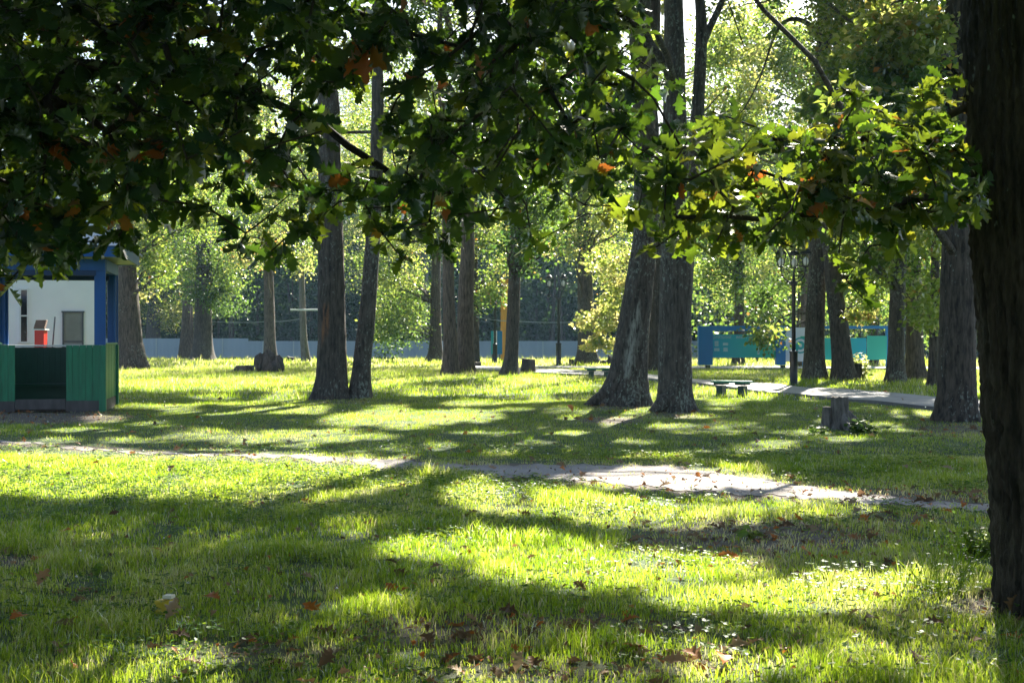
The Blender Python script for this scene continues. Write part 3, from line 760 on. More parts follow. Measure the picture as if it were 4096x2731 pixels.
GRID = ["999999999977997000000000",
        "999999688679997100000000",
        "999999552688999541255530",
        "999978832799998766899970",
        "999834667877646787899970",
        "995003564563234565664300",
        "631000001110000000110000"]
CNT = {'0': 0, '1': .3, '2': .6, '3': 1.1, '4': 1.7, '5': 2.4, '6': 3.3, '7': 4.6, '8': 7.4, '9': 11.5}
cl_l, cl_r = [], []
rg = np.random.default_rng(5)
for r in range(-7, 7):
    for c in range(-5, 24):
        if r < 0:
            ch = '9' if c < 15 else '0'
            k = CNT[ch] * .75
        else:
            ch = GRID[r][max(c, 0)]
            k = CNT[ch]
        if c < 0 and r > 4: k *= .5
        n = int(k) + (rg.random() < k - int(k))
        for _ in range(n):
            px = (c + rg.random()) * 98; py = (r + rg.random()) * 98
            right = px > 1600 or (px > 1500 and r > 3)
            if right and rg.random() < .35: (cl_r).append(W(px + rg.normal(0, 40), py + rg.normal(0, 30), rg.uniform(6.2, 7.8)))
            Y = rg.uniform(6.0, 7.6) if right else rg.uniform(5.9, 9.2)
            p = W(px, py, Y)
            (cl_r if right else cl_l).append(p)

def grow(limbs, clusters, r_min=.0035):
    """join every leaf cluster to the nearest twig already grown, then thicken towards the trunk"""
    pts, par, lim = [], [], []
    for L in limbs:
        L = np.asarray(L, float)
        Q, _, _ = resample(L, np.ones(len(L)), .22)
        for i, q in enumerate(Q):
            pts.append(q + (rg.normal(0, .02, 3) if i else 0)); par.append(-1 if i == 0 else len(pts) - 2); lim.append(True)
    C = np.array(clusters); P = np.array(pts)
    d = np.min(np.linalg.norm(C[:, None] - P[None], axis=2), axis=1)
    ends = {}
    for ci in np.argsort(d):
        c = C[ci]; P = np.array(pts)
        k = int(np.argmin(np.linalg.norm(P - c, axis=1)))
        a = P[k]; L = np.linalg.norm(c - a)
        m = max(1, int(L / .16)); prev = k
        side = rg.normal(0, .12, 3) * L
        for s in range(1, m + 1):
            u = s / m
            q = a + (c - a) * u + side * math.sin(math.pi * u) + np.array([0, 0, .12 * L * math.sin(math.pi * u)])
            pts.append(q); par.append(prev); lim.append(False); prev = len(pts) - 1
        ends[ci] = prev
    P = np.array(pts); n = len(P)
    load = np.zeros(n)
    for e in ends.values():
        k = e
        while k >= 0: load[k] += 1; k = par[k]
    rad = np.minimum(r_min * (1 + load) ** .42, .05)
    kids = [[] for _ in range(n)]
    for i, p in enumerate(par):
        if p >= 0: kids[p].append(i)
    parts = []
    starts = [(i, None) for i in range(n) if par[i] < 0]
    while starts:
        i, p0 = starts.pop()
        chain = [p0, i] if p0 is not None else [i]
        k = i
        while kids[k]:
            ks = sorted(kids[k], key=lambda q: -load[q])
            for q in ks[1:]: starts.append((q, k))
            k = ks[0]; chain.append(k)
        if len(chain) < 2: continue
        rr = rad[chain].copy()
        if p0 is not None: rr[0] = rr[1]
        parts.append(tube_arrays(P[chain], rr, 6))
    dirs = np.array([norm(P[ends[i]] - P[par[ends[i]]]) for i in range(len(C))])
    return merge(parts), C, dirs

def oak_leaves(C, dirs, name, parent, origin, size=.128, tint0=.42, hot=.02):
    Vs, Ts, ti, off = [], [], [], 0
    for j in range(7):
        sel = np.arange(len(C)) % 7 == j
        c = C[sel]; d = dirs[sel]
        per = 10
        cc = np.repeat(c, per, 0); dd = np.repeat(d, per, 0)
        n = len(cc)
        rd = rg.normal(size=(n, 3)); rd[:, 2] = rd[:, 2] * .55 - .25
        D = norm(dd * .55 + norm(rd))
        N = norm(rg.normal(size=(n, 3)) * .75 + np.array([0, -.35, .75]))
        P = cc - dd * rg.uniform(0, .14, n)[:, None] + rg.normal(0, .018, (n, 3))
        S = size * rg.uniform(.62, 1.25, n)
        V, Tq = leaf_cloud(P, D, N, S, *OAK[j])
        Vs.append(V); Ts.append(Tq + off); off += len(V)
        cmu = np.repeat(np.clip(rg.normal(tint0, .2, len(c)), 0, .9), per)
        t = np.clip(cmu + rg.normal(0, .12, n), 0, .93)
        ch = np.repeat(rg.random(len(c)) < hot * .5, per)
        t = np.where((rg.random(n) < hot) | (ch & (rg.random(n) < .6)), rg.uniform(.96, 1, n), t)
        ti.append(np.repeat(t, len(OAK[j][1])))
    return big_mesh(name, np.concatenate(Vs), np.concatenate(Ts), M['oak'], parent, np.concatenate(ti), origin)

limbs_l = [[(-5.42, 8.5, 3.9), (-4, 8.2, 4.5), (-2.2, 7.7, 4.3), (-.6, 7.3, 3.7), (.5, 7.0, 3.0), (.9, 6.9, 2.5)],
           [(-5.45, 8.5, 3.0), (-4.2, 8.0, 3.3), (-3, 7.3, 3.0), (-2.1, 6.8, 2.5)],
           [(-5.45, 8.6, 3.3), (-3.6, 8.6, 3.7), (-2.0, 8.4, 3.2), (-.9, 8.2, 2.6), (-.3, 8.0, 2.15)],
           [(-5.3, 8.6, 5.4), (-3, 8.2, 5.2), (-.5, 7.6, 4.6), (1.0, 7.2, 3.8), (1.25, 7.0, 3.0)]]
limbs_r = [[(2.66, 6.94, 2.42), wr(2215, 470, 6.9), wr(2080, 475, 6.8), wr(1980, 505, 6.7), wr(1850, 500, 6.6), wr(1700, 470, 6.6), wr(1560, 500, 6.5)],
           [(2.66, 6.94, 2.55), wr(2200, 425, 6.9), wr(2060, 425, 6.9), wr(1900, 420, 7.0), wr(1740, 400, 7.1), wr(1620, 420, 7.2)],
           [(2.64, 6.94, 2.75), wr(2150, 330, 7.1), wr(1950, 300, 7.2), wr(1850, 320, 7.3)]]
(bl, tl), C_l, d_l = grow(limbs_l, cl_l)
big_mesh('branches', bl, tl, M['twig'], t_l, None, o_l, True)
oak_leaves(C_l, d_l, 'crown', t_l, o_l)
(br, trr), C_r, d_r = grow(limbs_r, cl_r)
big_mesh('branches', br, trr, M['twig'], t_r, None, o_r, True)
oak_leaves(C_r, d_r, 'crown', t_r, o_r, .122, .66, .014)

# hand the shade canopy to the tree it hangs over
own_xy = np.array([[t['x'] + 0.0, t['Y']] for t in owners] + [[-5.0, 8.8], [2.8, 6.94]])
dist = np.linalg.norm(CANOPY[:, None, :2] - own_xy[None], axis=2)
who = np.argmin(dist, axis=1)
for k, tr in enumerate(owners):
    C = CANOPY[who == k]
    if len(C): tr['cl'].append((C, .55, .45, .0, True))
for k, (t_, o_, pth) in enumerate(((t_l, o_l, left_path), (t_r, o_r, right_path))):
    C = CANOPY[who == len(owners) + k]
    if len(C) > 3:
        foliage(C, np.full(len(C), .55), 46, .20, .45, .12, 'upper_shade_crown', t_, o_)  # also holds the unseen leaves added to darken the foreground
        pp = np.array(pth); parts = []
        fake = dict(pts=pp, rad=np.linspace(.25, .06, len(pp)), o=o_)
        Ch = C[(C[:, 2] > 4.5)]
        fake['zmin'] = 5.2
        for q in Ch[rng.choice(len(Ch), min(26, len(Ch)), replace=False)]: parts.append(limb_to(fake, q, .05))
        V, Tt = merge(parts); big_mesh('upper_branches', V, Tt, M['twig'], t_, None, o_, True)

# crowns of the park trees
for tr in TREES:
    Vs = []
    P0 = tr['pts'][-1]; R, cb = tr['crown']; n = tr['clumps']
    top = tr['top'] + 2
    zc = .5 * (cb + top); hz = .5 * (top - cb)
    d = rand_dirs(n) * (rng.random((n, 1)) ** .4)
    base = np.array([np.interp(zc, tr['pts'][:, 2], tr['pts'][:, 0]), tr['Y'], zc])
    C = base + d * np.array([R, R, hz])
    C = C[sun_keep(C)]
    sets = tr['cl'] + [(C, .75, tr['tint'], tr['hot'], True)]
    cc, rr, tt, hh = [], [], [], 0
    keepers = []
    for (c, r, ti, hot, up) in sets:
        cc.append(c); rr.append(np.full(len(c), r)); tt.append(np.full(len(c), ti)); keepers.append(np.full(len(c), up))
    allc = np.concatenate(cc); allr = np.concatenate(rr)
    allt = np.concatenate(tt)
    size = .16 if tr['Y'] > 34 else .15
    per = 96
    n = len(allc)
    c = np.repeat(allc, per, 0); r = np.repeat(allr, per)
    off = rng.normal(size=(len(c), 3)) * np.array([.55, .55, .36]) * r[:, None]
    P = c + off
    D = norm(off + .6 * rng.normal(size=P.shape) * r[:, None] + np.array([0, 0, -.2]) * r[:, None])
    N = rand_dirs(len(P), .8)
    S = size * rng.uniform(.6, 1.3, len(P))
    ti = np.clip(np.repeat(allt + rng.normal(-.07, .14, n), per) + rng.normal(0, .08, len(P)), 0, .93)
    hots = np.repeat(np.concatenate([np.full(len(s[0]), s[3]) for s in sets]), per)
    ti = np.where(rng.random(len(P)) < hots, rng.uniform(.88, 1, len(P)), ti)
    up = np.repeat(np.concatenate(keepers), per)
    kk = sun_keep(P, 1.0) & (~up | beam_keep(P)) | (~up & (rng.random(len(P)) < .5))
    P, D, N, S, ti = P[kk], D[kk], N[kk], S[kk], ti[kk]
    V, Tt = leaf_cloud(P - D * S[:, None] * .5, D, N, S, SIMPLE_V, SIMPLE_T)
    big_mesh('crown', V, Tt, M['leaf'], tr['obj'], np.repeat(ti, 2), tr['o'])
    parts = tr['parts']
    for s in sets:
        m = max(2, min(12, len(s[0]) // 6)); cap = .08 if len(s[0]) > 24 else .03
        for q in s[0][rng.choice(len(s[0]), min(m, len(s[0])), replace=False)]: parts.append(limb_to(tr, q, None, cap))
    V, Tt = merge(parts)
    at = None
    if tr['scar']:
        px, py = to_px(V); sc = np.zeros(len(V))
        for (x0, y0, x1, y1, w0) in tr['scar']:
            u = np.clip((py - y0) / (y1 - y0), -.2, 1.2)
            e = np.abs(px - (x0 + (x1 - x0) * u)) / (w0 * np.sin(np.clip(u, .03, .97) * np.pi) ** .5)
            sc = np.maximum(sc, np.clip(1.4 - e, 0, 1) * (u > 0) * (u < 1) * (V[:, 1] < np.interp(V[:, 2], tr['pts'][:, 2], tr['pts'][:, 1])))
        at = {'scar': sc}
    big_mesh('trunk', V, Tt, M[tr['bark']], tr['obj'], None, tr['o'], True, at)

# ------------------------------------------------------------------ the wood beyond the fence
def woods():
    n = 5200
    Y = rng.uniform(122, 168, n); X = rng.uniform(-.52, .52, n) * Y
    hmax = 22 + 4 * wob(X, Y, 30, 4) + 2 * wob(X, Y, 9, 5)
    hmax = np.where(X > .16 * Y, hmax + 2, hmax)
    z = (rng.random(n) ** 1.25) * np.maximum(hmax, 5)
    C = np.stack([X, Y, z], -1); R = rng.uniform(1.0, 2.0, n)
    per = 60
    c = np.repeat(C, per, 0); r = np.repeat(R, per)
    off = rng.normal(size=(len(c), 3)) * np.array([.6, .6, .42]) * r[:, None]
    P = c + off; P[:, 2] = np.maximum(P[:, 2], -.4)
    D = norm(off + rng.normal(size=P.shape) * r[:, None]); N = rand_dirs(len(P), .7)
    S = rng.uniform(.35, .7, len(P))
    V, Tt = leaf_cloud(P, D, N, S, SIMPLE_V, SIMPLE_T)
    ti = np.clip(np.repeat(np.clip(rng.normal(.10, .10, n) + .03 * C[:, 2], 0, .7), per) + rng.normal(0, .08, len(P)), 0, .75)  # wood's shade and sunlit tops put into the tint: low, paler with height
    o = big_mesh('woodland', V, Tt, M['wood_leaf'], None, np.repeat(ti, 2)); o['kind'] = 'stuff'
    n = 2400
    Y = rng.uniform(172, 190, n); X = rng.uniform(-.5, .5, n) * Y; z = rng.random(n) * (20 + 4 * wob(X, Y, 25, 8))
    P = np.repeat(np.stack([X, Y, z], -1), 34, 0); P = P + rng.normal(size=P.shape) * np.array([1.8, 1.5, 1.2]); P[:, 2] = np.maximum(P[:, 2], -.3)
    V, Tt = leaf_cloud(P, rand_dirs(len(P)), rand_dirs(len(P), .4), rng.uniform(.8, 1.3, len(P)), SIMPLE_V, SIMPLE_T)
    o = big_mesh('woodland', V, Tt, M['wood_leaf'], None, np.repeat(np.clip(rng.normal(.12, .08, len(P)), 0, .5), 2)); o['kind'] = 'stuff'
    parts = []
    for _ in range(90):
        y = rng.uniform(119.5, 150); x = rng.uniform(-.5, .5) * y
        h = rng.uniform(8, 14); r0 = rng.uniform(.08, .2)
        dx, dy = rng.normal(0, .5, 2)
        parts.append(tube_arrays([(x, y, -.7), (x + dx * .3, y + dy * .3, h * .4), (x + dx, y + dy, h)], np.array([r0, r0 * .8, r0 * .4]), 8))
    V, Tt = merge(parts)
    o = big_mesh('woodland_stems', V, Tt, M['bark'], None, None, None, True); o['kind'] = 'stuff'
    # undergrowth and young growth inside the park's right end
    n = 420
    Y = rng.uniform(74, 116, n); X = rng.uniform(.13, .46, n) * Y
    z = -.2 + rng.random(n) ** 1.2 * 9.5
    C = np.stack([X, Y, z], -1); C = C[(C[:, 2] > 1.6) | (C[:, 1] > 100)]
    n = len(C); per = 60
    c = np.repeat(C, per, 0)
    off = rng.normal(size=(len(c), 3)) * np.array([.8, .8, .55])
    P = c + off
    D = rand_dirs(len(P)); N = rand_dirs(len(P), .7); S = rng.uniform(.2, .36, len(P))
    V, Tt = leaf_cloud(P, D, N, S, SIMPLE_V, SIMPLE_T)
    ti = np.clip(np.repeat(rng.normal(.5, .17, n), per) + rng.normal(0, .09, len(P)), 0, .9)
    o = big_mesh('undergrowth', V, Tt, M['leaf'], None, np.repeat(ti, 2)); o['kind'] = 'stuff'
    parts = []
    for _ in range(34):
        y = rng.uniform(74, 112); x = rng.uniform(.13, .44) * y; h = rng.uniform(5, 10); r0 = rng.uniform(.05, .13)
        dx, dy = rng.normal(0, .4, 2); g = gz(x, y)
        parts.append(tube_arrays([(x, y, g - .1), (x + dx * .3, y + dy * .3, h * .4), (x + dx, y + dy, h)], np.array([r0, r0 * .8, r0 * .4]), 8))
    V, Tt = merge(parts)
    o = big_mesh('undergrowth_stems', V, Tt, M['bark'], None, None, None, True); o['kind'] = 'stuff'
woods()

# ------------------------------------------------------------------ grey fence
def build_fence():
    Y = 114.0; g = gz(0, Y)
    x0, x1 = (150 - CX) / F * Y, (2120 - CX) / F * Y
    ztop = CAM_H - (783 - HZ) / F * Y; zhi = CAM_H - (777 - HZ) / F * Y
    xs = (570 - CX) / F * Y
    t = thing('sheet_fence', 'long grey corrugated sheet fence along the far edge of the park', 'fence', ((x0 + x1) / 2, Y, g))
    ox = (x0 + x1) / 2
    for a, b, zt in ((x0, xs, zhi), (xs, x1, ztop)):
        n = int((b - a) / .11)
        X = np.linspace(a, b, n) - ox
        dy = np.where(np.arange(n) % 4 < 2, .0, .035)
        V = np.concatenate([np.stack([X, dy, np.full(n, -.02)], -1), np.stack([X, dy, np.full(n, zt - g)], -1)])
        i = np.arange(n - 1)
        big_mesh('sheet_run', V, np.stack([i, i + 1, i + 1 + n, i + n], -1), M['fence'], t)
    k = 0
    m0 = MB().box((0, 0, 0), (.09, .05, 1.0)); first = m0.build('post', M['fence_post'], t)
    xp = x0 + 1.3
    while xp < x1:
        zt = (zhi if xp < xs else ztop) - g
        o = first if k == 0 else link(first.copy(), t)
        o.location = (xp - ox, -.032, zt / 2); o.scale = (1, 1, zt)
        xp += 3.1 + .5 * math.sin(k * 2.1); k += 1
    MB().box((0, -.014, (ztop - g) * .62), (x1 - x0 - .1, .02, .05)).build('rail', M['fence'], t)
build_fence()

# ------------------------------------------------------------------ gazebo
def build_gazebo():
    Y0 = CAM_H * F / (945 - HZ)
    s = 2.28; th = math.radians(11)
    cx = (236 - CX) / F * Y0
    t = thing('gazebo', 'square park gazebo with blue posts and green boarded sides under a pale roof', 'gazebo', (cx, Y0, gz(cx, Y0)), th)
    # local: front right corner at origin, x to the left is negative, y goes back
    H = 1.29
    def planks(name, a, b, face, zt=H, parent=t, mat='green', inset=0):
        """vertical boards from point a to b (local xy)"""
        a = Vector((*a, 0)); b = Vector((*b, 0)); L = (b - a).length; d = (b - a).normalized(); ang = math.atan2(d.y, d.x)
        n = max(1, round(L / .115)); w = L / n
        mb = MB(); mg = MB()
        for i in range(n):
            c = a + d * (w * (i + .5)); j = random.uniform(-.004, .004); h = zt + random.uniform(-.006, .006)
            nrm = Vector((-d.y, d.x, 0)) * j
            mb.box((c.x + nrm.x, c.y + nrm.y, .22 + (h - .22) / 2), (w - .007, .028, h - .22), ang, .004)
        mid = (a + b) / 2
        mb.box((mid.x, mid.y, H * .5), (L - .02, .012, H * .9), ang)
        mb.build(name, M[mat], parent)
        mg.box((mid.x, mid.y, .11), (L - .01, .034, .23), ang, .004).build('skirting_board', M['grime'], parent)
    op0, op1 = -1.60, -.675
    planks('side_boards', (op1, 0), (-.06, 0), 0)
    planks('side_boards', (-s + .06, 0), (op0, 0), 0)
    planks('side_boards', (0, .06), (0, s - .06), 0)
    planks('side_boards', (-s, .06), (-s, s - .06), 0)
    planks('side_boards', (-s + .06, s), (-.06, s), 0, H - .06, t, 'green_dark')  # back boards in darker green: the gazebo's inner shade put into their colour
    MB().box((op0 / 2 + op1 / 2, .02, .155), (op1 - op0 - .01, .09, .20), 0, .01).build('threshold', M['grime'], t)
    # corner boards and rails
    for (x, y) in ((0, 0), (-s, 0), (0, s), (-s, s)):
        MB().box((x, y, H / 2), (.13, .13, H - .01), 0, .01).build('corner_board', M['green'], t)
    cap = MB()
    cap.box((-s / 2, s, H - .03), (s - .2, .16, .035), 0, .008)
    cap.build('back_rail', M['white_trim'], t)
    for x in (0, -s): MB().box((x, s / 2, H + .02), (.12, s - .2, .035), 0, .008).build('rail_cap', M['green'], t)
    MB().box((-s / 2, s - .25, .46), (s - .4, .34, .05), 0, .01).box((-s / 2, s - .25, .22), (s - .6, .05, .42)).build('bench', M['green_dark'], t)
    MB().box((-s / 2, s / 2, .06), (s - .15, s - .15, .08)).build('floor', M['grime'], t)
    zb = 2.78; ze = 3.06
    for (x, y) in ((0, 0), (-s, 0), (0, s), (-s, s)):
        m = MB().box((x - math.copysign(.05, x + s / 2) * 1, y, (H + zb) / 2), (.21, .05, zb - H), 0, .006)
        m.box((x, y + (.09 if y < 1 else -.09), (H + zb) / 2), (.05, .16, zb - H), 0, .006)
        m.box((x - math.copysign(.05, x + s / 2), y + math.copysign(.05, 1 - y), (H + zb) / 2), (.11, .11, zb - H))
        m.build('post', M['blue'], t)
    b = MB()
    for (c, d) in (((-s / 2, 0, zb + .05), (s + .1, .12, .22)), ((-s / 2, s, zb + .05), (s + .1, .12, .22)), ((0, s / 2, zb + .05), (.12, s - .13, .22)), ((-s, s / 2, zb + .05), (.12, s - .13, .22))):
        b.box(c, d)
    b.build('ring_beam', M['blue'], t)
    for yy in (0, s): MB().box((-s / 2, yy, zb - .11), (s - .25, .09, .10)).build('lintel', M['navy'], t)
    ov = .43
    f = MB()
    x0, x1, y0, y1 = -s - ov, ov, -ov, s + ov
    for c, d in (((-s / 2, y0, ze), (x1 - x0, .04, .20)), ((-s / 2, y1, ze), (x1 - x0, .04, .20)), ((x0, s / 2, ze), (.04, y1 - y0 - .05, .20)), ((x1, s / 2, ze), (.04, y1 - y0 - .05, .20))):
        f.box(c, d)
    f.build('fascia', M['blue'], t)
    MB().box((-s / 2, s / 2, ze - .07), (x1 - x0 - .05, y1 - y0 - .05, .03)).build('soffit', M['soffit'], t)
    rf = MB(); e = .06; zt = ze + .11
    cor = [(x0 - e, y0 - e, zt), (x1 + e, y0 - e, zt), (x1 + e, y1 + e, zt), (x0 - e, y1 + e, zt)]; ap = (-s / 2, s / 2, zt + 1.15)
    for i in range(4): rf.poly([cor[i], cor[(i + 1) % 4], ap])
    rf.poly(cor[::-1])
    ro = rf.build('roof', M['roof'], t)
    rd = MB()
    for c in cor: rd.tube([c, ap], .025, 6)
    rd.build('ridge_caps', M['roof'], ro)
build_gazebo()

# ------------------------------------------------------------------ white building and what stands at it
def build_house():
    Yc = 41.0; th = math.radians(21)
    xr = (229 - CX) / F * Yc
    c_, s_ = math.cos(th), math.sin(th)
    t = thing('house', 'white painted building with a tall dark window behind the gazebo', 'house', (xr, Yc, gz(xr, Yc)), th)
    g = gz(xr, Yc)
    def loc(px, py):
        k = (px - CX) / F
        u = (xr - k * Yc) / (c_ - k * s_); d = Yc - u * s_
        return -u, CAM_H - (py - HZ) / F * d - g
    h = 4.3; L = 7.5
    MB().box((-L / 2, 2.6, h / 2), (L, 5.2, h)).build('wall', M['white_wall'], t)
    rf = MB()
    rf.prism([(-L - .3, h + .003), (.05, h + .003), (-L / 2, h + 1.6)], -.35, 5.55)
    rf.build('roof', M['roof'], t)
    def win(px0, px1, py0, py1):
        a, z1 = loc(px0, py0); b, z0 = loc(px1, py1)
        f = MB(); k = .05
        f.box(((a + b) / 2, -.03, z1), (b - a + 2 * k, .06, k)).box(((a + b) / 2, -.035, z0), (b - a + 2 * k + .02, .07, k))
        f.box((a, -.03, (z0 + z1) / 2), (k, .058, z1 - z0 - k)).box((b, -.03, (z0 + z1) / 2), (k, .058, z1 - z0 - k))
        return f, (a, b, z0, z1)
    f, (a, b, z0, z1) = win(46, 64, 664, 786)
    f.box(((a + b) / 2, -.028, z0 + (z1 - z0) * .5), (b - a - .05, .05, .04))
    wo = f.build('window', M['white_trim'], t)
    MB().box(((a + b) / 2, -.008, (z0 + z1) / 2), (b - a - .05, .012, z1 - z0 - .05)).build('pane', M['glass'], wo)
    f, (a, b, z0, z1) = win(145, 190, 716, 845)
    f.box(((a + b) / 2, -.028, z0 + (z1 - z0) * .47), (b - a - .05, .05, .05))
    do = f.build('door', M['grey_frame'], t)
    zc = z0 + (z1 - z0) * .47
    MB().box(((a + b) / 2, -.008, (zc + z1) / 2), (b - a - .05, .012, z1 - zc - .05)).build('door_glass', M['grey_pane'], do)
    MB().box(((a + b) / 2, -.009, (zc + z0) / 2), (b - a - .05, .014, zc - z0 - .05)).build('door_panel', M['grey_panel'], do)
    # red cabinet with a shingled top
    Yb = 37.6
    cx = (94 - CX) / F * Yb; g = gz(cx, Yb)
    c = thing('red_cabinet', 'small red cabinet with a brown shingled top against the white wall', 'cabinet', (cx, Yb, g))
    zt = CAM_H - (758 - HZ) / F * Yb - g; ztt = CAM_H - (735 - HZ) / F * Yb - g
    MB().box((0, 0, zt / 2), (.27, .3, zt), 0, .01).build('body', M['red'], c)
    MB().box((0, 0, zt + .012), (.36, .38, .03), 0, .006).build('ledge', M['white_trim'], c)
    l = MB(); hh = ztt - zt
    for i in range(4): l.box((.01, -.12 + .05 * i, zt + .03 + hh * (.12 + .22 * i)), (.31, .12, hh * .25), 0, .01)
    l.build('shingled_top', M['shingle'], c)
    p = MB().tube([((112 - CX) / F * Yb - .02, Yb + .1, .0), ((107 - CX) / F * Yb + .05, Yb + .55, CAM_H - (727 - HZ) / F * Yb)], .022, 8)
    o = p.build('pole', M['grey_frame'], None)
    tag(o, 'thin dark pole leaning on the white wall beside the red cabinet', 'pole')
build_house()

# ------------------------------------------------------------------ street lamps
def lamp(label, px, base_y, top_y, rot, wpx, arms=3):
    Y = depth(base_y, px); x = (px - CX) / F * Y; g = gz(x, Y)
    H = CAM_H - (top_y - HZ) / F * Y - g
    k = H / 4.25
    t = thing('street_lamp', label, 'street lamp', (x, Y, g), rot, 'black street lamps of the park')
    zc = 3.22 * k
    MB().lathe([(.15 * k, -.03), (.15 * k, .04), (.125 * k, .06), (.125 * k, 1.04 * k), (.14 * k, 1.05 * k), (.14 * k, 1.09 * k), (.08 * k, 1.11 * k)], 20).build('base', M['iron'], t, True)
    MB().lathe([(.062 * k, 1.10 * k), (.062 * k, zc - .1 * k), (.10 * k, zc - .08 * k), (.13 * k, zc), (.13 * k, zc + .05 * k), (.05 * k, zc + .07 * k), (.035 * k, zc + .35 * k), (.0 + .012, zc + .45 * k)], 16).build('post', M['iron'], t, True)
    for i in range(arms):
        a = 2 * math.pi * i / arms; ca, sa = math.cos(a), math.sin(a)
        pts = [(r * ca * k, r * sa * k, zc + z * k) for r, z in ((.06, .03), (.18, .05), (.30, .12), (.39, .24), (.43, .38), (.44, .5))]
        ar = MB().tube(pts, .024 * k, 8)
        pts2 = [(r * ca * k, r * sa * k, zc + z * k) for r, z in ((.05, .12), (.16, .16), (.22, .28), (.18, .38), (.12, .34))]
        ar.tube(pts2, .014 * k, 6)
        pts3 = [(r * ca * k, r * sa * k, zc + z * k) for r, z in ((.42, .40), (.34, .46), (.25, .44), (.22, .38))]
        ar.tube(pts3, .012 * k, 6)
        ao = ar.build('arm', M['iron'], t, True)
        c = (.44 * ca * k, .44 * sa * k, zc + .5 * k)
        ln = MB()
        ln.lathe([(.04 * k, -.02 * k), (.075 * k, 0), (.075 * k, .02 * k), (.03 * k, .03 * k)], 6, c)
        for j in range(6):
            b = j * math.pi / 3 + .2
            ln.tube([(c[0] + .07 * k * math.cos(b), c[1] + .07 * k * math.sin(b), c[2] + .01 * k), (c[0] + .145 * k * math.cos(b), c[1] + .145 * k * math.sin(b), c[2] + .33 * k)], .009 * k, 5)
        ln.lathe([(.16 * k, .32 * k), (.17 * k, .34 * k), (.09 * k, .43 * k), (.035 * k, .46 * k), (.03 * k, .50 * k), (.005, .53 * k)], 6, c)
        for v in ln.bm.verts: v.co = Vector(c) + (v.co - Vector(c)) * 1.25
        lo = ln.build('lantern', M['iron'], ao)
        MB().lathe([(.02 * k, .03 * k), (.07 * k, .08 * k), (.09 * k, .16 * k), (.075 * k, .25 * k), (.02 * k, .31 * k)], 12, c).build('bulb', M['bulb'], lo, True)
lamp('black three armed street lamp standing clear in front of the grey fence', 1283, 841, 634, math.radians(178), 8)
lamp('nearest black street lamp by the paved path, its lanterns among yellow oak leaves', 1823, 886, 575, math.radians(195), 14)
lamp('black street lamp in front of the yellow wooden pillar', 1137, 836, 655, math.radians(80), 6)

# ------------------------------------------------------------------ benches
def bench(label, px, base_y, L, ang, h, top='green_bench'):
    Y = depth(base_y, px); x = (px - CX) / F * Y; g = gz(x, Y)
    t = thing('bench', label, 'bench', (x, Y, g), ang, 'backless green benches')
    c = .09; w = .40
    pts = [(-L / 2, -w / 2 + c), (-L / 2 + c, -w / 2), (L / 2 - c, -w / 2), (L / 2, -w / 2 + c), (L / 2, w / 2 - c), (L / 2 - c, w / 2), (-L / 2 + c, w / 2), (-L / 2, w / 2 - c)]
    m = MB(); a = [m.bm.verts.new((x_, y_, h - .05)) for x_, y_ in pts]; b = [m.bm.verts.new((x_, y_, h)) for x_, y_ in pts]
    m.bm.faces.new(a[::-1]); m.bm.faces.new(b)
    for i in range(8): m.bm.faces.new((a[i], a[(i + 1) % 8], b[(i + 1) % 8], b[i]))
    m.build('seat', M[top], t)
    for sx in (-1, 1):
        p = MB().box((sx * L * .27, 0, h - .075), (.27, .34, .05), 0, .006)
        q = [( .085, -.05), (.075, .5 * h), (.10, h - .10)]
        p.box((sx * L * .27, 0, (h - .1) / 2 - .02), (.16, .28, h - .1), 0, .012)
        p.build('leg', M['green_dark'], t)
bench('green backless bench with two block legs at the edge of the paved path', 1681, 909, 1.02, math.radians(-32), .37)
bench('green bench farther off, left of the leaning oak with big roots', 1376, 869, .98, math.radians(-12), .36)

